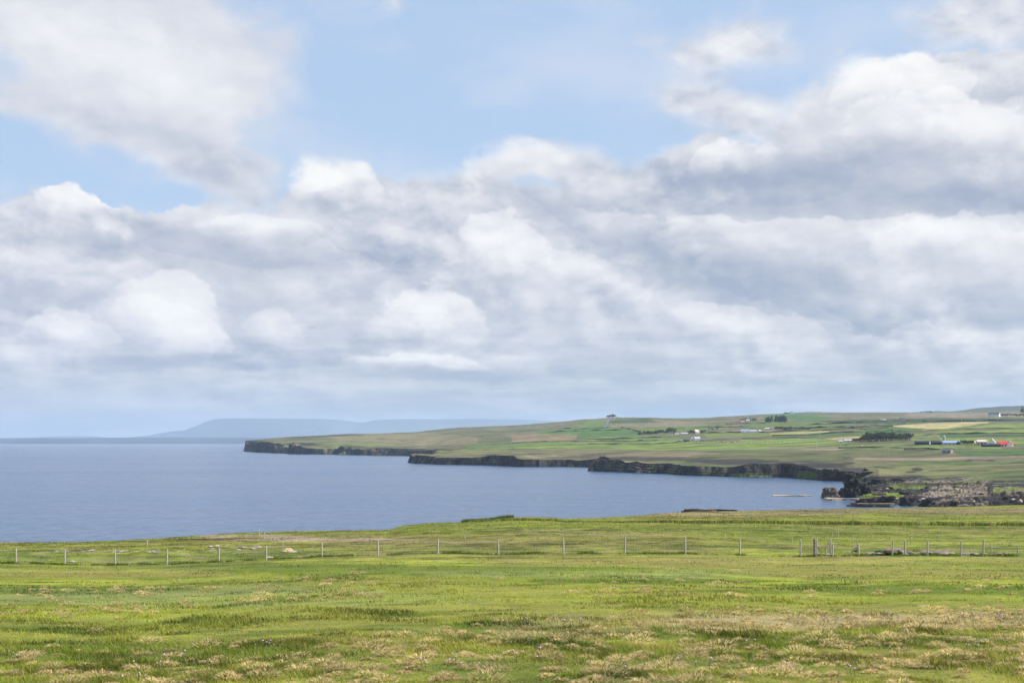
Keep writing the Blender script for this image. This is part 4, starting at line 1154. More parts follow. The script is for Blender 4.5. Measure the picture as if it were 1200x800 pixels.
# tumbled wall at the right with thrift growing over it
for i in range(46):
    px = rnd.choice([rnd.gauss(1047, 8), rnd.uniform(1016, 1200), rnd.gauss(1100, 10)])
    d = 97.5 + rnd.uniform(-0.5, 1.0)
    hgt = 0.32 * math.exp(-((px - 1048) / 9) ** 2) + 0.12 * math.exp(-((px - 1100) / 12) ** 2)
    q = near_at(px, d=d) + Vector((0, 0, rnd.uniform(0, hgt)))
    boulder('wall_stone', q + Vector((0, 0, 0.08)), rnd.uniform(0.16, 0.36), rnd.choice([M_rock_field, M_rock_pale, M_rock_field]), 'fallen wall stone among pink thrift along the fence at the right', 'stone', 'tumbled wall stones along the right fence', stretch=(1.4, 1, .65))
b = tag(boulder('turf_mound', near_at(1046, d=98.3) + Vector((0, 0, 0.02)), 0.62, M_cushion, k=1, stretch=(2.2, 0.8, 0.9), rz=0), 'green turf mound in the tumbled wall under the tall fence post', 'mound')
def thrift(px, d, w_, hh, z0, lab, seed):
    """cushion with a dome of pink heads"""
    q = near_at(px, d=d) + Vector((0, 0, z0))
    t = empty('thrift_cushion', q, 0, lab, 'flowers')
    r2 = random.Random(seed)
    cu = bpy.data.objects.new('cushion', BME[seed % 6].copy()); cu.data.materials.clear(); cu.data.materials.append(M_cushion)
    COL.objects.link(cu); cu.parent = t; cu.scale = (w_, w_ * 0.7, hh)
    M = MB()
    for i in range(70):
        a = r2.uniform(0, 6.28); rr = math.sqrt(r2.random())
        x, y = math.cos(a) * rr * w_, math.sin(a) * rr * w_ * 0.7
        z = hh * 0.62 * math.sqrt(max(0, 1 - rr * rr)) + r2.uniform(0.02, 0.09)
        s_ = r2.uniform(0.018, 0.032)
        M.add([(x - s_, y, z), (x, y - s_, z), (x + s_, y, z), (x, y + s_, z), (x, y, z + s_), (x, y, z - s_)], [(0, 1, 4), (1, 2, 4), (2, 3, 4), (3, 0, 4), (1, 0, 5), (2, 1, 5), (3, 2, 5), (0, 3, 5)])
    M.build('flower_heads', M_thrift, t)
    return t
for i, (px, d, w_, hh, z0, lab) in enumerate([(1003.5, 97.3, 0.28, 0.3, 0.38, 'pink thrift clump in the crook of the diagonal brace at the gateway'), (1045.5, 97.0, 0.35, 0.35, 0.22, 'large pink thrift clump under the tall post on the green mound'), (1053, 97.2, 0.42, 0.3, 0.22, 'widest pink thrift clump right of the tall post on the mound'),
                                           (1040, 97.4, 0.25, 0.28, 0.25, 'small pink thrift clump left of the tall post on the mound'), (1017, 97, 0.2, 0.2, 0.05, 'small pink thrift clump between the brace and the green mound'), (1066, 97.2, 0.25, 0.22, 0.1, 'pink thrift clump just right of the post beyond the mound'),
                                           (1083, 97.2, 0.25, 0.2, 0.1, 'low pink thrift clump left of the post with hidden foot'), (1099, 97.2, 0.35, 0.22, 0.1, 'low wide pink thrift clump midway along the tumbled wall'), (1108, 97.4, 0.25, 0.2, 0.1, 'faint pink thrift clump right of the low wide one'), (1171, 97.4, 0.22, 0.15, 0.02, 'faint pink thrift clump near the right end of the tumbled wall')]):
    thrift(px, d, w_, hh, z0, lab, 900 + i)

# flowers dotted in the near grass
def flower_clump(q, seed, label, group):
    t = empty('thrift_flowers', q, 0, label, 'flowers', group)
    r2 = random.Random(seed); H = MB(); S = MB()
    for i in range(r2.randint(2, 5)):
        x, y, z = r2.gauss(0, .10), r2.gauss(0, .10), r2.uniform(.05, .11)
        s_ = r2.uniform(.007, .011)
        H.add([(x - s_, y, z), (x, y - s_, z), (x + s_, y, z), (x, y + s_, z), (x, y, z + s_), (x, y, z - s_ * .6)], [(0, 1, 4), (1, 2, 4), (2, 3, 4), (3, 0, 4), (1, 0, 5), (2, 1, 5), (3, 2, 5), (0, 3, 5)])
        S.tube((x * .8, y * .8, 0), (x, y, z), .0018, n=3)
    H.build('flower_heads', M_thrift_pale, t); S.build('stems', M_cushion, t)
M_thrift_pale = simple('thrift_pale', (0.50, 0.32, 0.46), 0.8, 0.15, 30.0)
for i, (px, py) in enumerate([(470, 751), (534, 779), (608, 782), (507, 788), (620, 773), (452, 795), (590, 786), (575, 788), (1138, 759), (1144, 762), (1153, 765), (1071, 749), (1004, 792), (905, 791), (868, 762), (816, 784), (306, 760), (310, 763), (208, 779), (215, 782), (155, 798), (28, 778), (25, 775), (180, 790), (740, 795)]):
    flower_clump(near_at(px, py), 1500 + i, 'few pale pink thrift heads standing alone in the foreground grass', 'thrift dotted through the near grass')
for i in range(30):
    px, py = rnd.choice([(rnd.gauss(640, 22), rnd.gauss(734, 1.2)), (rnd.gauss(940, 40), rnd.gauss(732, 2.0)), (rnd.gauss(1100, 45), rnd.gauss(727, 2)), (rnd.gauss(1175, 22), rnd.gauss(727, 1.5))])
    flower_clump(near_at(px, py), 1600 + i, 'few pink thrift heads in the dry straw-coloured band of the field', 'thrift in the straw-coloured band')

# ------------------------------------------------------------------ fences
M_post = simple('weathered_post', (0.38, 0.35, 0.305), 0.85, 0.16, 7.0)
M_postd = simple('old_dark_timber', (0.24, 0.20, 0.165), 0.9, 0.25, 7.0)
M_wire = simple('galvanised_wire', (0.42, 0.42, 0.42), 0.5, 0.05, 3.0, 0.3)
def post(px, top, base, r=0.055, d=DFEN, parent=None, m_=None, name='post', sink=0.25):
    q = near_at(px, d=d)
    h = (base - top) / F * d
    M = MB()
    tx, ty = rnd.gauss(0, .028), rnd.uniform(-.03, .03)
    a = q - Vector((0, 0, sink)); b_ = q + Vector((tx * h, ty * h, h))
    M.tube(a, b_, r, r * 0.93, 8)
    M.tube(b_, b_ + Vector((0, 0, 0.02)), r * 0.93, r * 0.6, 8)
    o = M.build(name, m_ or M_post, parent)
    return q, b_
def wires(parent, pts, heights, r=0.006):
    for hh in heights:
        M = MB()
        for a, b_ in zip(pts[:-1], pts[1:]):
            mid = (a + b_) / 2 - Vector((0, 0, 0.015))
            A_ = a + Vector((0, 0.06, hh)); C_ = b_ + Vector((0, 0.06, hh)); m2 = mid + Vector((0, 0.06, hh))
            M.tube(A_, m2, r, n=4); M.tube(m2, C_, r, n=4)
        M.build('wire', M_wire, parent)
F1 = empty('wire_fence', near_at(500, d=DFEN), 0, 'long stock fence of grey round posts and wire crossing the field', 'fence')
F1.location = (0, 0, 0)
front = [(-110, 643, 662), (-48, 643, 661), (19, 642.5, 659.5), (76, 644, 662), (135, 644, 662), (195.5, 644, 662), (256, 642, 658.8), (312, 640, 655.3), (377, 636, 652.4), (443, 633, 650.4), (513, 632, 648.8), (584, 632, 649.8), (660.5, 631, 649.2), (732, 629, 648.8), (803, 629, 649), (867, 632, 651), (938, 632, 652.6)]
Q = []
for px, a, b_ in front:
    q, _ = post(px, a, b_, 0.06, parent=F1); Q.append(q)
Q.append(near_at(955, d=DFEN))
wires(F1, Q, (0.12, 0.28, 0.45, 0.65, 0.88), 0.0055)
M = MB()
for a, b_ in zip(Q[:-1], Q[1:]):
    n = 22
    for i in range(n):
        p_ = a.lerp(b_, (i + .5) / n) + Vector((0, 0.06, 0))
        M.tube(p_ + Vector((0, 0, 0.1)), p_ + Vector((0, 0, 0.66)), 0.0035, n=3)
M.build('netting', M_wire, F1)
# the gap with its broken gate
F2 = empty('wire_fence', (0, 0, 0), 0, 'fence of mixed grey posts running from the gateway along the tumbled wall', 'fence')
Q2 = []
for px, a, b_, r in [(1006.6, 638.3, 652.6, 0.075), (1045.5, 629, 648, 0.055), (1061, 633, 651.8, 0.065), (1087, 632, 650, 0.06), (1126, 633, 651, 0.06), (1152, 632.5, 652, 0.07), (1162, 638, 651.2, 0.05), (1193, 640, 651.8, 0.05), (1240, 636, 652, 0.06), (1290, 636, 652, 0.06)]:
    q, _ = post(px, a, b_, r, parent=F2); Q2.append(q)
wires(F2, Q2, (0.3, 0.6, 0.9), 0.0055)
q0 = near_at(993, d=DFEN - 0.3); q1 = near_at(1006, d=DFEN - 0.1) + Vector((0, 0, 0.78))
MB().tube(q0 - Vector((0, 0, .05)), q1, 0.06, 0.055, 8).build('brace', M_postd, F2)
G = empty('gateway', (0, 0, 0), 0, 'gap in the fence with a thick dark strainer post and a broken rail gate', 'gateway')
post(955, 632.4, 653.4, 0.11, d=DFEN - 0.3, parent=G, m_=M_postd, name='gate_post')
post(957.6, 632.2, 652, 0.06, d=DFEN + 0.2, parent=G, name='gate_post')
post(973.4, 632.2, 652, 0.06, d=DFEN + 0.4, parent=G, name='gate_post')
post(975.5, 637.2, 652.6, 0.07, d=DFEN - 0.2, parent=G, name='gate_post')
post(968, 638.6, 649, 0.05, d=DFEN + 1.5, parent=G, name='gate_post')
ga = near_at(957.6, d=DFEN) ; gb = near_at(975, d=DFEN)
MB().tube(ga + Vector((0, 0, .66)), gb + Vector((0, 0, .66)), 0.03, n=6).build('rail', M_postd, G)
MB().tube(ga + Vector((0.03, 0.03, .64)), ga + Vector((0.32, 0, .30)), 0.03, n=6).build('rail', M_postd, G)
MB().tube(ga + Vector((0, 0.05, .16)), gb + Vector((0, 0.05, .13)), 0.045, n=6).build('rail', M_postd, G)
# smaller fences farther off
F3 = empty('wire_fence', (0, 0, 0), 0, 'distant line of low posts behind the gateway', 'fence')
Q3 = []
for px, top, base, d in [(545, 628, 632, 128), (740, 628, 633, 128), (850, 629, 635, 126), (928, 629.6, 636, 122), (949, 625.2, 630.2, 140), (975.6, 626.3, 631, 137), (982.5, 625.3, 632, 135), (999.6, 628.5, 635.5, 124), (1004.5, 630.6, 640, 112), (1021.5, 627.8, 632, 135), (1068, 631.5, 638, 120), (1100, 630, 635.5, 128)]:
    q = near_at(px, d=d); post(px, top, base, 0.045, d=d, parent=F3)
F4 = empty('wire_fence', (0, 0, 0), 0, 'short line of pale posts leading down to the sea at the left', 'fence')
for px, top, d in [(304, 9, 168), (309.5, 8, 155), (317, 8, 143), (322, 10, 132), (331, 9, 118), (172.5, 8.5, 122)]:
    post(px, 0, top * 0.9, 0.05, d=d, parent=F4)
F5 = empty('wire_fence', (0, 0, 0), 0, 'faint far line of posts beside the reeds at the right', 'fence')
for px, hh, d in [(1112.5, 5.5, 215), (1121.5, 5.5, 222), (1129, 5, 228), (1194, 6, 205), (1073, 3, 190), (1099, 3, 186), (567, 5, 210), (880, 4, 240)]:
    post(px, 0, hh, 0.06, d=d, parent=F5)

# ------------------------------------------------------------------ trees, hedges, walls of the farmland
M_bark = simple('bark', (0.06, 0.05, 0.045), 0.9, 0.3, 1.0)
def leaf_cloud(r2, n, fn, size, tone):
    V = []; Fc = []; C = []
    for i in range(n):
        c, dens = fn(r2)
        s_ = size * r2.uniform(0.6, 1.4)
        a = Vector((r2.gauss(0, 1), r2.gauss(0, 1), r2.gauss(0, 1))).normalized(); b_ = a.orthogonal().normalized()
        e = a.cross(b_)
        k = len(V)
        V += [c + b_ * s_, c - b_ * s_ * .6 + e * s_, c - b_ * s_ * .6 - e * s_]
        Fc.append((k, k + 1, k + 2))
        t = r2.uniform(0.55, 1.5)
        C += [tuple(x * t for x in tone)] * 3
    return V, Fc, C
def tree_proto(kind, seed):
    r2 = random.Random(seed)
    if kind == 'conifer':
        def fn(r):
            z = r.uniform(0.12, 1.0) ** 0.9
            rr = (1 - z) * 0.30 + 0.05; a = r.uniform(0, 6.28); q = rr * math.sqrt(r.random()) * (1 + .3 * math.sin(a * 3 + seed + z * 9))
            return Vector((math.cos(a) * q, math.sin(a) * q, z)), 1
        tone = (0.026, 0.040, 0.022)
    else:
        lobes = [(Vector((r2.uniform(-.28, .28), r2.uniform(-.28, .28), r2.uniform(.45, .82))), r2.uniform(.14, .25)) for _ in range(9)]
        def fn(r):
            c, R_ = r.choice(lobes)
            dv = Vector((r.gauss(0, 1), r.gauss(0, 1), r.gauss(0, 1))).normalized() * R_ * r.random() ** .4
            return c + dv, 1
        tone = (0.042, 0.062, 0.026)
    V, Fc, C = leaf_cloud(r2, 300, fn, 0.045, tone)
    cr = mesh_obj('crown', V, Fc, M_leaf, colors=np.array(C, np.float32))
    T = MB(); T.tube((0, 0, -.03), (0.01, 0.01, .5), .035, .018, 7); T.tube((0.01, 0.01, .5), (0, 0, .85), .018, .006, 5)
    for k in range(5):
        a = r2.uniform(0, 6.28); z = r2.uniform(.3, .6)
        T.tube((0, 0, z), (math.cos(a) * .2, math.sin(a) * .2, z + .18), .012, .004, 4)
    tr = T.build('trunk', M_bark)
    return cr, tr
PROT = {k: [tree_proto(k, s0 + i) for i in range(4)] for k, s0 in (('conifer', 300), ('broadleaf', 330))}
_first = set()
def tree(px, py, hpx, kind, label, group, spread=1.0):
    q = far_at(px, py)
    h = hpx * mpp(q)
    t = empty('tree', q - Vector((0, 0, 0.3)), rnd.uniform(0, 6.28), label, 'tree', group)
    t.scale = (h * spread, h * spread, h)
    i = rnd.randrange(4)
    for src in PROT[kind][i]:
        if (kind, i, src.name) in _first or src.parent:
            c = src.copy(); COL.objects.link(c)
        else: c = src
        c.parent = t
    return t
def grove(n, x0, x1, yf, hf, kind, label, group, spread=1.0):
    for i in range(n):
        px = x0 + (x1 - x0) * ((i + rnd.random()) / n)
        y = yf(px) if callable(yf) else yf
        h = hf(px) if callable(hf) else hf
        tree(px, y + rnd.uniform(-.9, .5), h * rnd.uniform(0.6, 1.22), kind, label, group, spread * rnd.uniform(.9, 1.25))
grove(46, 1008, 1047, lambda x: np.interp(x, [1008, 1047], [518, 516.5]), lambda x: np.interp(x, [1008, 1016, 1030, 1047], [7, 9.5, 11.5, 9]), 'broadleaf', 'dark tree in the big wood between the white farm and the blue-roofed barn', 'trees of the big dark wood', 1.0)
grove(16, 1048, 1067, 516.3, lambda x: np.interp(x, [1048, 1067], [6.5, 9]), 'broadleaf', 'dark tree in the thinner tail of the big wood, near the dark shed', 'trees in the tail of the big wood')
grove(8, 998, 1008, 518, 4.5, 'broadleaf', 'low bushy tree beside the white farm left of the big wood', 'low trees by the white farm', 1.2)
grove(16, 908, 921, 494.5, 7.2, 'conifer', 'dark conifer of the right-hand hill clump below the vivid green field', 'conifers of the right hill clump', 1.1)
grove(9, 897, 904.5, 494.6, 6.0, 'conifer', 'dark conifer of the left-hand hill clump below the vivid green field', 'conifers of the left hill clump', 1.1)
grove(12, 868, 886, 493.6, 3.8, 'broadleaf', 'dark tree sheltering the two small houses on the hill', 'trees around the two hill houses', 1.3)
grove(15, 909, 928, 504.2, 4.6, 'broadleaf', 'tree around the rust-roofed house on the middle slope', 'trees around the rust-roofed house', 1.3)
grove(12, 928, 950, 503.6, 3.4, 'broadleaf', 'low tree in the row right of the rust-roofed house', 'tree row right of the rust-roofed house', 1.3)
grove(8, 784, 792, 507, 5.2, 'broadleaf', 'dark tree at the right end of the young plantation', 'dark trees ending the plantation', 1.1)
grove(34, 748, 784, lambda x: np.interp(x, [748, 784], [509.2, 507]), lambda x: np.interp(x, [748, 784], [3.2, 4.2]), 'conifer', 'young tree in the long thin plantation on the left slope', 'young trees of the long plantation', 1.3)
grove(6, 806, 813, 508.4, 4.6, 'broadleaf', 'dark tree left of the pinkish house on the slope', 'trees left of the pinkish house', 1.2)
grove(6, 819, 826, 508.2, 4.2, 'broadleaf', 'dark tree right of the pinkish house on the slope', 'trees right of the pinkish house', 1.2)
grove(6, 830, 842, 504.2, 2.6, 'broadleaf', 'isolated small tree right of the pinkish house above the lime field', 'small trees above the lime field', 1.4)
grove(8, 712, 720.5, 490, 3.8, 'broadleaf', 'dark tree of the skyline clump at the top of the hill road', 'skyline trees at the hill road', 1.2)
grove(9, 722, 745, 490.2, 1.6, 'broadleaf', 'low bush on the skyline right of the hill road clump', 'skyline bushes', 1.6)
grove(14, 1122, 1140, 520.6, 5.2, 'broadleaf', 'brown-green tree between the blue-roofed barn and the pinkish farmhouse', 'trees right of the blue-roofed barn', 1.2)
grove(16, 1174, 1206, 488, 3.6, 'broadleaf', 'dark tree right of the white house near the skyline', 'trees right of the skyline white house', 1.5)
grove(8, 1080, 1092, 483.6, 2.2, 'broadleaf', 'low tree on the skyline above the pale yellow field', 'skyline trees above the yellow field', 1.8)
grove(6, 1196, 1202, 484, 6, 'conifer', 'tall dark tree at the right edge of the skyline', 'tall trees at the right edge', 1.2)
grove(8, 918, 926, 484.8, 1.8, 'broadleaf', 'small dark bush by the white cottage on the skyline', 'bushes by the skyline cottage', 1.5)

M_hedge = simple('hedge', (0.045, 0.058, 0.028), 0.95, 0.3, 0.1)
M_dyke = simple('field_wall_stone', (0.15, 0.135, 0.115), 0.95, 0.3, 0.2)
def line_thing(name, pts, hgt, wid, m_, label, cat):
    V = []; Fc = []; r2 = random.Random(len(label))
    P_ = []
    for (a, b_) in zip(pts[:-1], pts[1:]):
        A_, B_ = far_at(*a), far_at(*b_)
        n = max(2, int((B_ - A_).length / 14))
        for i in range(n):
            q = A_.lerp(B_, i / n); px = q.x / q.y * F + CX
            P_.append(ground_far(px, q.y))
    P_.append(far_at(*pts[-1]))
    for i, q in enumerate(P_):
        t = (P_[min(i + 1, len(P_) - 1)] - P_[max(i - 1, 0)]); t.z = 0; t.normalize()
        nn = Vector((-t.y, t.x, 0))
        h = hgt * r2.choice((0.15, 0.5, 0.8, 1.0, 1.3)) * r2.uniform(0.5, 1.0); w_ = wid * r2.uniform(0.7, 1.2)
        V += [q - nn * w_ / 2 - Vector((0, 0, .5)), q - nn * w_ * .35 + Vector((0, 0, h)), q + nn * w_ * .35 + Vector((0, 0, h * .95)), q + nn * w_ / 2 - Vector((0, 0, .5))]
        if i:
            k = 4 * i
            for j in range(3): Fc.append((k - 4 + j, k + j, k + j + 1, k - 3 + j))
    e = len(V) - 4
    Fc += [(0, 1, 2, 3), (e + 3, e + 2, e + 1, e)]
    return tag(mesh_obj(name, V, Fc, m_), label, cat)
HL = [
    ([(728, 500.8), (742, 503.6), (751, 506), (748.5, 509)], 2.6, 4, 'h', 'dark hedge curving down the right edge of the big green slope field'),
    ([(640, 506.3), (665, 505.2), (700, 504.4), (730, 504)], 2.0, 3, 'h', 'faint hedge crossing the big green slope field'),
    ([(690, 515.2), (740, 513.4), (800, 512.2)], 1.8, 3, 'w', 'stone wall below the young plantation'),
    ([(600, 519.2), (660, 517.6), (720, 517), (770, 516.6)], 1.6, 3, 'w', 'stone wall along the top of the wide lime field'),
    ([(780, 503), (830, 500.6), (880, 500)], 2.0, 3, 'h', 'hedge above the pinkish house'),
    ([(826, 506.8), (868, 506.8)], 2.2, 3, 'h', 'short hedge joining the pinkish house and the blue-and-white barns'),
    ([(890, 506.4), (935, 504.8), (975, 503.6), (1046, 499.4)], 2.6, 4, 'h', 'long dark hedge from the barns up to the pale yellow field'),
    ([(936, 501.5), (1000, 499.6), (1060, 496.6)], 2.8, 5, 'h', 'second dark hedge parallel to the long one and above it'),
    ([(950, 497.6), (1010, 495.4), (1080, 493.6), (1200, 492.6)], 3.4, 6, 'h', 'thick dark hedge line above the pale yellow field'),
    ([(905, 510.6), (960, 508.4), (1000, 506.6), (1046, 504.2)], 1.8, 3, 'h', 'hedge between the light yellow strip and the lower green field'),
    ([(1046, 507.2), (1090, 504.2), (1130, 502.8), (1200, 501.4)], 2.2, 4, 'h', 'hedge along the foot of the lime field under the pale yellow one'),
    ([(1066, 512), (1110, 508.8), (1160, 508.2), (1205, 508.4)], 2.0, 4, 'h', 'hedge behind the farm with the blue roof'),
    ([(870, 514.4), (930, 513.0), (950, 512.8)], 1.6, 3, 'w', 'stone wall under the sheep field left of the pale stubble strip'),
    ([(983, 525.2), (1040, 524.8), (1100, 526.2)], 1.6, 4, 'h', 'low dark ditch bank running towards the roofless stone house'),
    ([(1098, 526.6), (1060, 527.2)], 1.8, 2, 'w', 'tumbled wall on the left side of the roofless stone house'),
    ([(660, 501.6), (675, 502.4), (700, 501.8), (712, 501)], 2.2, 4, 'h', 'hedge on the lower edge of the small green field left of the hill road'),
    ([(760, 507.8), (784, 506.6), (796, 507.8)], 1.4, 2, 'w', 'wall at the foot of the long plantation'),
    ([(690, 520.2), (740, 519.6), (800, 518.8)], 1.3, 3, 'w', 'low wall across the wide lime field'),
    ([(1142, 521.6), (1210, 522.6)], 1.2, 3, 'w', 'low wall beside the red-roofed cottage'),
    ([(850, 497), (866, 496.4), (897, 496)], 1.6, 3, 'h', 'hedge below the two small hill houses'),
    ([(996, 502.0), (1015, 503.4), (1040, 501.8)], 2.4, 4, 'h', 'short dark hedge left of the pale yellow field'),
]
for pts, h, w_, kd, lab in HL:
    line_thing('hedge' if kd == 'h' else 'stone_wall', pts, h, w_, M_hedge if kd == 'h' else M_dyke, lab, 'hedge' if kd == 'h' else 'wall')

# road up the hill
def road():
    P_ = [ground_far(px, far_at(px, py).y) for px, py in [(708.6, 501.5), (710.2, 499), (711.5, 496.5), (712.4, 494), (712.8, 491.8), (713, 490.2)]]
    V = []; Fc = []
    for i, q in enumerate(P_):
        V += [q + Vector((-2.6, 0, 1.0)), q + Vector((2.6, 0, 1.0))]
        if i: Fc.append((2 * i - 2, 2 * i - 1, 2 * i + 1, 2 * i))
    tag(mesh_obj('road', V, Fc, simple('asphalt_road', (0.12, 0.115, 0.125), 0.9, 0.1, 0.1)), kind='structure')
road()

# ------------------------------------------------------------------ buildings
PAL = {}
def pm(rgb, nm):
    if nm not in PAL: PAL[nm] = simple(nm, rgb, 0.75, 0.07, 0.6)
    return PAL[nm]
WHITE = ((0.78, 0.77, 0.74), 'whitewash'); STONE = ((0.33, 0.29, 0.26), 'house_stone'); PINKW = ((0.52, 0.42, 0.38), 'pink_harling'); SLATE = ((0.10, 0.115, 0.145), 'slate_roof')
REDR = ((0.62, 0.03, 0.05), 'red_roof'); BLUER = ((0.20, 0.27, 0.42), 'blue_sheet_roof'); NAVY = ((0.022, 0.03, 0.052), 'dark_sheet_cladding'); GREYR = ((0.34, 0.36, 0.40), 'grey_sheet_roof'); RUST = ((0.34, 0.10, 0.06), 'rust_roof'); CREAM = ((0.60, 0.52, 0.38), 'cream_wall'); DGLASS = ((0.03, 0.035, 0.045), 'window_dark')
def house(px, py, wpx, hpx, rz, wall, roof, label, cat='house', depth=None, chim=2, win=3, roofshare=0.5, name='house', door=True, annex=None):
    q = far_at(px, py); k = mpp(q)
    L = wpx * k; H = hpx * k; Wd = depth or min(L * 0.6, 8)
    t = empty(name, q - Vector((0, 0, 0.2)), R(rz), label, cat)
    eh = H * (1 - roofshare)
    M = MB(); M.box((0, 0, eh / 2 - .4), (L, Wd, eh + .8)); M.gable(L - .02, Wd - .02, eh, H - .12)
    M.build('wall', pm(*wall), t)
    Rf = MB(); o = .25; th = .18
    for sg in (-1, 1):
        b_ = Wd / 2 + o; ze = eh - o * (H - eh) / (Wd / 2)
        V = [(-L / 2 - o, sg * b_, ze), (L / 2 + o, sg * b_, ze), (L / 2 + o, 0, H), (-L / 2 - o, 0, H)]
        V += [(x, y, z + th) for x, y, z in V]
        fs = [(0, 1, 2, 3), (7, 6, 5, 4), (0, 4, 5, 1), (1, 5, 6, 2), (2, 6, 7, 3), (3, 7, 4, 0)]
        if sg > 0: fs = [f[::-1] for f in fs]
        Rf.add(V, fs)
    rf = Rf.build('roof', pm(*roof), t)
    for c in range(chim):
        x = (-1 if c == 0 else 1) * (L / 2 - .5) if chim < 3 else (-1, 0, 1)[c] * (L / 2 - .5)
        MB().box((x, 0, H + .35), (.7, .7, 1.1)).build('chimney', pm(*wall), rf)
    if win:
        for i in range(win):
            x = -L / 2 + L * (i + .5) / win
            if door and i == win // 2:
                MB().box((x, -Wd / 2 - .02, 1.0), (.95, .08, 2.0)).build('door', pm(*DGLASS), t)
            else:
                MB().box((x, -Wd / 2 - .02, eh * .55), (1.0, .08, min(1.3, eh * .5))).build('window', pm(*DGLASS), t)
        MB().box((L / 2 + .02, 0, eh * .55), (.08, 1.0, min(1.3, eh * .5))).build('window', pm(*DGLASS), t)
    return t, L, H, Wd, eh
t, L, H, Wd, eh = house(1174.5, 523.4, 9.5, 6.0, -12, WHITE, REDR, 'white cottage with a bright red roof and a gabled wing at the right edge', depth=5.5, roofshare=.52)
w = MB(); w.box((L / 2 + 1.7, -0.8, eh / 2 - .4), (3.6, 7.0, eh + .8)); V = [(L / 2 - .1, -4.3, eh), (L / 2 + 3.5, -4.3, eh), (L / 2 + 1.7, -4.3, H), (L / 2 - .1, 2.7, eh), (L / 2 + 3.5, 2.7, eh), (L / 2 + 1.7, 2.7, H)]
w.add(V, [(0, 1, 2), (3, 5, 4), (0, 3, 4, 1)])
w.build('wing_wall', pm(*WHITE), t)
wr = MB()
for sg in (-1, 1):
    x0 = L / 2 + 1.7
    A_ = [(x0 + sg * 2.1, -4.25, eh - .35), (x0 + sg * 2.1, 2.9, eh - .35), (x0, 2.9, H + .08), (x0, -4.25, H + .08)]
    A_ += [(x, y, z + .18) for x, y, z in A_]
    wr.add(A_, [(0, 1, 2, 3), (7, 6, 5, 4), (0, 4, 5, 1), (1, 5, 6, 2), (2, 6, 7, 3), (3, 7, 4, 0)])
wr.build('wing_roof', pm(*REDR), t)
house(1183.6, 523.2, 6.0, 5.6, 62, WHITE, REDR, 'second small white house with red roof and bright gable, rightmost of the pair', depth=5.0, roofshare=.5, win=2, chim=1)
house(1161.5, 523.6, 20, 3.8, -6, NAVY, NAVY, 'long low black barn joined in front of the red-roofed cottage', 'barn', depth=8, chim=0, win=0, roofshare=.45, name='barn')
house(1150, 519.6, 11, 4.8, -8, PINKW, PINKW, 'pinkish farmhouse behind the long black barn', depth=6, roofshare=.5)
house(1163, 519.8, 5, 5.6, 60, WHITE, PINKW, 'white gabled house end rising behind the black barn', depth=5, roofshare=.55, win=1, chim=1)
house(1111, 521, 13.5, 4.8, -8, ((0.50, 0.47, 0.42), 'pale_barn_wall'), BLUER, 'wide pale barn with a long light blue sheet roof', 'barn', depth=16, chim=0, win=3, roofshare=.5, name='barn', door=False)
house(1119.5, 520.4, 9.5, 4.4, -10, NAVY, BLUER, 'blue-roofed lean shed on the right end of the wide pale barn', 'barn', depth=12, chim=0, win=0, roofshare=.5, name='barn')
house(1096.5, 521, 9.5, 4.6, -8, NAVY, NAVY, 'black gabled shed on the left end of the blue-roofed barn', 'shed', depth=9, chim=0, win=0, roofshare=.45, name='shed')
house(1080.5, 520.8, 14.5, 4.4, -5, NAVY, NAVY, 'long dark blue-black shed standing left of the barns near the wood', 'shed', depth=9, chim=0, win=0, roofshare=.35, name='shed')
# silo
q = far_at(1106.3, 516.2); t = empty('silo', q, 0, 'slim pale feed silo rising behind the blue-roofed barn', 'silo')
MB().tube((0, 0, -.5), (0, 0, 4.6), 1.3, n=14).build('tank', pm(*GREYR), t); MB().tube((0, 0, 4.6), (0, 0, 5.6), 1.3, .3, 14).build('lid', pm(*GREYR), t)
house(1088.8, 520.4, 2.2, 2.4, 20, WHITE, GREYR, 'tiny white shed between the two dark sheds', 'shed', depth=2.5, chim=0, win=0, name='shed')
house(1141, 518.9, 2.6, 3.2, 30, CREAM, CREAM, 'tiny cream outbuilding right of the brown-green trees', 'shed', depth=3, chim=0, win=0, name='shed')
# roofless-looking old stone house
house(1110.5, 531.0, 10.5, 6.2, -38, STONE, SLATE, 'old grey stone house with a patched slate roof alone in the pasture', depth=5.5, chim=0, win=2, roofshare=.55)
house(1165, 488.2, 13, 5.0, -38, WHITE, SLATE, 'large white house with a dark slate roof near the skyline at the right', depth=10, roofshare=.55, chim=2)
house(1057.5, 492.6, 4, 3.6, 10, ((0.30, 0.31, 0.38), 'grey_harling'), SLATE, 'grey block of a house above the pale yellow field', depth=7, roofshare=.3, chim=1)
house(1035, 492.8, 6, 1.6, 0, ((0.5, 0.46, 0.38), 'pale_low_wall'), GREYR, 'low pale sheds on the moor left of the grey block house', 'shed', depth=6, chim=0, win=0, name='shed')
house(985, 517.8, 4.6, 2.6, -8, WHITE, GREYR, 'small white shed at the left end of the farm by the wood', 'shed', depth=5, chim=0, win=1, name='shed', door=False)
house(993.5, 517.4, 8.5, 3.2, -8, WHITE, GREYR, 'long pale-roofed white farm building beside the big wood', 'farm building', depth=8, chim=0, win=3, name='farm_building')
house(1028.5, 517.0, 4, 4.2, -20, WHITE, SLATE, 'white house hidden among the trunks of the big wood', depth=6, chim=2, win=2)
house(869.5, 495, 4.6, 2.6, 25, PINKW, RUST, 'small orange-tinted house at the left of the hill trees', depth=6, chim=1)
house(877.5, 493.8, 6, 2.4, -8, WHITE, GREYR, 'small white house among the dark hill trees', depth=6, chim=1)
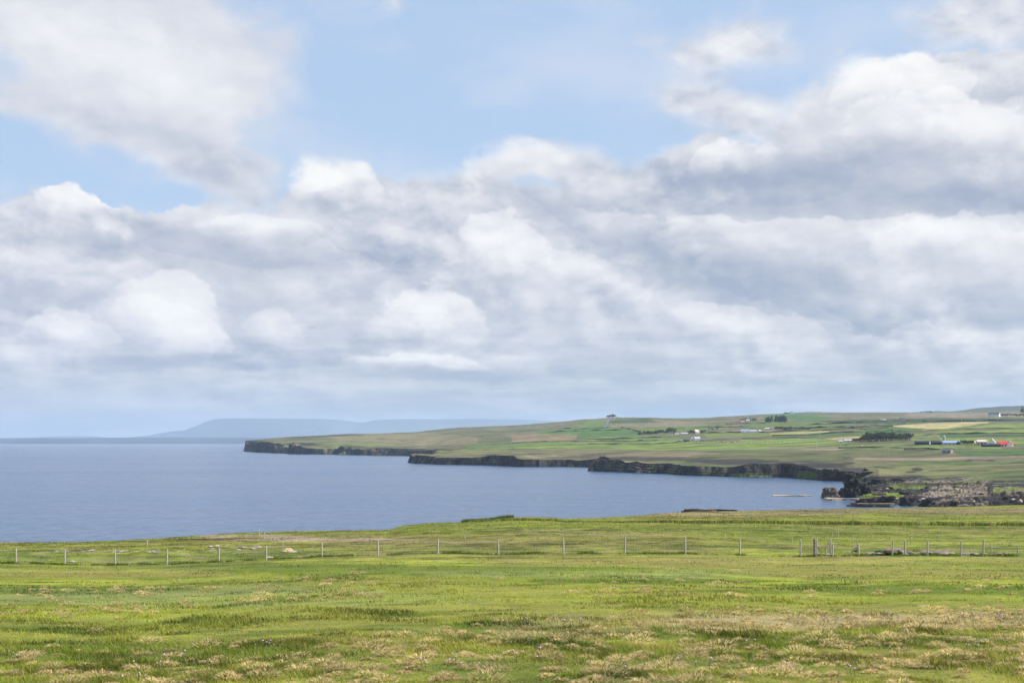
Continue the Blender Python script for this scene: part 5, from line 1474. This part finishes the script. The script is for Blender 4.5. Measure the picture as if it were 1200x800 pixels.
house(873, 506.4, 10, 3.6, -8, WHITE, BLUER, 'blue-roofed white barn at the left of the mid-slope farm', 'barn', depth=12, chim=0, win=2, name='barn', door=False)
house(883, 506.0, 7.5, 2.6, -8, ((0.45, 0.47, 0.5), 'grey_cladding'), GREYR, 'light grey shed right of the blue-roofed white barn', 'shed', depth=10, chim=0, win=0, name='shed')
house(890, 505.4, 2.4, 1.8, 20, CREAM, CREAM, 'tiny yellowish hut right of the light grey shed', 'hut', depth=4, chim=0, win=0, name='hut')
house(899.5, 503.4, 6, 2.4, -10, ((0.40, 0.42, 0.46), 'grey_white_cladding'), GREYR, 'grey-roofed shed left of the cream cottage on the slope', 'shed', depth=8, chim=0, win=0, name='shed')
house(905, 503.4, 5, 2.6, 15, CREAM, SLATE, 'cream cottage left of the rust-roofed house', depth=6, chim=1)
house(919.5, 503.6, 5.4, 2.8, -8, STONE, RUST, 'rust-roofed house half hidden by trees on the middle slope', depth=6, chim=1)
house(927.5, 485.2, 3.2, 2.4, 10, WHITE, SLATE, 'tiny white cottage on the skyline above the vivid green field', depth=6, chim=1, win=2)
house(816, 508.4, 5.2, 5.0, 30, PINKW, PINKW, 'tall pinkish house between dark trees on the slope', depth=7, chim=2)
house(793.5, 509.4, 4.4, 1.8, -5, WHITE, GREYR, 'low white shed at the foot of the young plantation', 'shed', depth=5, chim=0, win=0, name='shed')
house(802, 509.2, 8, 2.2, -5, ((0.42, 0.45, 0.5), 'blue_grey_cladding'), GREYR, 'long low grey shed left of the tall pinkish house', 'shed', depth=8, chim=0, win=0, name='shed')
house(816.5, 515.4, 7.0, 3.5, 20, WHITE, GREYR, 'brightest white farmhouse in the middle of the lime field edge', depth=7, chim=2)
house(812.3, 515.4, 3.0, 3.0, -20, WHITE, GREYR, 'small grey-roofed wing left of the brightest white farmhouse', depth=5, chim=0, win=1)
house(804.3, 517, 6.5, 2.0, -4, NAVY, NAVY, 'low black barn left of the brightest white farmhouse', 'barn', depth=8, chim=0, win=0, name='barn')
house(796, 517, 5, 1.7, -4, STONE, ((0.16, 0.14, 0.15), 'brown_grey_roof'), 'low brown-grey shed left of the low black barn', 'shed', depth=7, chim=0, win=0, name='shed')
house(823.5, 516.4, 6, 2.6, -10, STONE, SLATE, 'grey stone shed right of the brightest white farmhouse', 'shed', depth=7, chim=0, win=0, name='shed')
house(860.5, 518.4, 6, 1.5, -4, ((0.10, 0.09, 0.09), 'dark_low_wall'), ((0.16, 0.14, 0.15), 'brown_grey_roof'), 'low dark shed among the sheep in the lime field', 'shed', depth=7, chim=0, win=0, name='shed')

# ------------------------------------------------------------------ sheep (one continuous body each)
def sheep_mesh():
    bm = bmesh.new()
    vs = {}
    J = [('hip', (-.42, 0, .62), .26), ('mid', (0, 0, .64), .30), ('chest', (.36, 0, .62), .25), ('neck', (.56, 0, .55), .13), ('head', (.76, 0, .36), .09), ('nose', (.88, 0, .24), .055),
         ('fl', (.34, .13, .32), .07), ('fl2', (.34, .13, .02), .04), ('fr', (.34, -.13, .32), .07), ('fr2', (.34, -.13, .02), .04), ('bl', (-.40, .13, .36), .09), ('bl2', (-.46, .13, .02), .04), ('br', (-.40, -.13, .36), .09), ('br2', (-.46, -.13, .02), .04), ('tail', (-.70, 0, .5), .04)]
    me = bpy.data.meshes.new('sheep')
    names = [j[0] for j in J]
    E = [('mid', 'hip'), ('mid', 'chest'), ('chest', 'neck'), ('neck', 'head'), ('head', 'nose'), ('chest', 'fl'), ('fl', 'fl2'), ('chest', 'fr'), ('fr', 'fr2'), ('hip', 'bl'), ('bl', 'bl2'), ('hip', 'br'), ('br', 'br2'), ('hip', 'tail')]
    me.from_pydata([j[1] for j in J], [(names.index(a), names.index(b_)) for a, b_ in E], [])
    o = bpy.data.objects.new('sheep_src', me); COL.objects.link(o)
    md = o.modifiers.new('skin', 'SKIN')
    for i, j in enumerate(J):
        me.skin_vertices[0].data[i].radius = (j[2], j[2]); me.skin_vertices[0].data[i].use_root = (j[0] == 'mid')
    o.modifiers.new('sub', 'SUBSURF').levels = 1
    dg = bpy.context.evaluated_depsgraph_get()
    m2 = bpy.data.meshes.new_from_object(o.evaluated_get(dg))
    bpy.data.objects.remove(o)
    m2.materials.clear(); m2.materials.append(simple('fleece', (0.62, 0.58, 0.50), 0.95, 0.1, 6))
    return m2
SM = sheep_mesh()
for i, (px, py) in enumerate([(810.5, 517.4), (815, 517.8), (818.5, 517.6), (823, 518), (842, 518), (849, 517.6), (853, 518.6), (861, 519), (868, 518.0), (874, 519.2), (880, 518.8), (887, 519.4), (893, 518.6), (899, 519.2), (910, 518.4), (914, 519), (919, 518.6), (926, 519.4), (837, 519.4), (905, 520.2), (985, 522.5), (1010, 523.2)]):
    o = bpy.data.objects.new('sheep', SM); COL.objects.link(o)
    o.location = far_at(px, py); o.rotation_euler = (0, 0, rnd.uniform(0, 6.28)); o.scale = (1.25,) * 3
    tag(o, 'white sheep grazing in the bright green field below the farms', 'sheep', 'sheep grazing below the farms')

# ------------------------------------------------------------------ poles and far wind turbines
for i, (px, py, h) in enumerate([(961, 512, 9), (1169, 500, 10), (1156, 498.5, 9), (1127, 497.5, 9), (869, 511, 8), (957, 525, 7), (1041.5, 529.5, 5)]):
    q = far_at(px, py); lab = ['pale pole standing between the light yellow strip and the stubble', 'tall thin pole at the right end of the pale yellow field', 'thin pole just above the right end of the pale yellow field', 'thin pole at the top edge of the pale yellow field', 'thin pole below the blue-roofed white barn', 'short pole left of the big wood in brown pasture', 'short dark post in the pasture left of the old stone house'][i]
    t = empty('utility_pole', q, 0, lab, 'pole')
    MB().tube((0, 0, -.5), (0, 0, h), .16, .12, 7).build('pole', pm((0.5, 0.48, 0.45), 'pole_wood'), t)
    MB().box((0, 0, h - .5), (1.8, .14, .14)).build('crossarm', pm((0.5, 0.48, 0.45), 'pole_wood'), t)
for i, px in enumerate([340.5, 347.5, 354, 358.5, 365, 371]):
    d = 21000.0
    t = empty('wind_turbine', ((px - CX) / F * d, d, 70 + 20 * math.sin(i * 2.1)), 0, ['faint white wind turbine on the far hills, leftmost of the row', 'second faint wind turbine from the left on the far hills', 'third faint wind turbine from the left on the far hills', 'fourth faint wind turbine from the left on the far hills', 'fifth faint wind turbine from the left on the far hills', 'rightmost faint wind turbine on the far hills'][i], 'wind turbine', 'wind turbines on the far hills')
    wm = pm((0.5, 0.52, 0.55), 'turbine_white')
    MB().tube((0, 0, -60), (0, 0, 85), 2.6, 1.6, 8).build('tower', wm, t)
    MB().box((0, 0, 86), (6, 12, 6)).build('nacelle', wm, t)
    for b_ in range(3):
        a = i * 0.7 + b_ * 2.094
        MB().tube((0, -8, 86), (math.sin(a) * 45, -8, 86 + math.cos(a) * 45), 1.4, 0.5, 5).build('blade', wm, t)
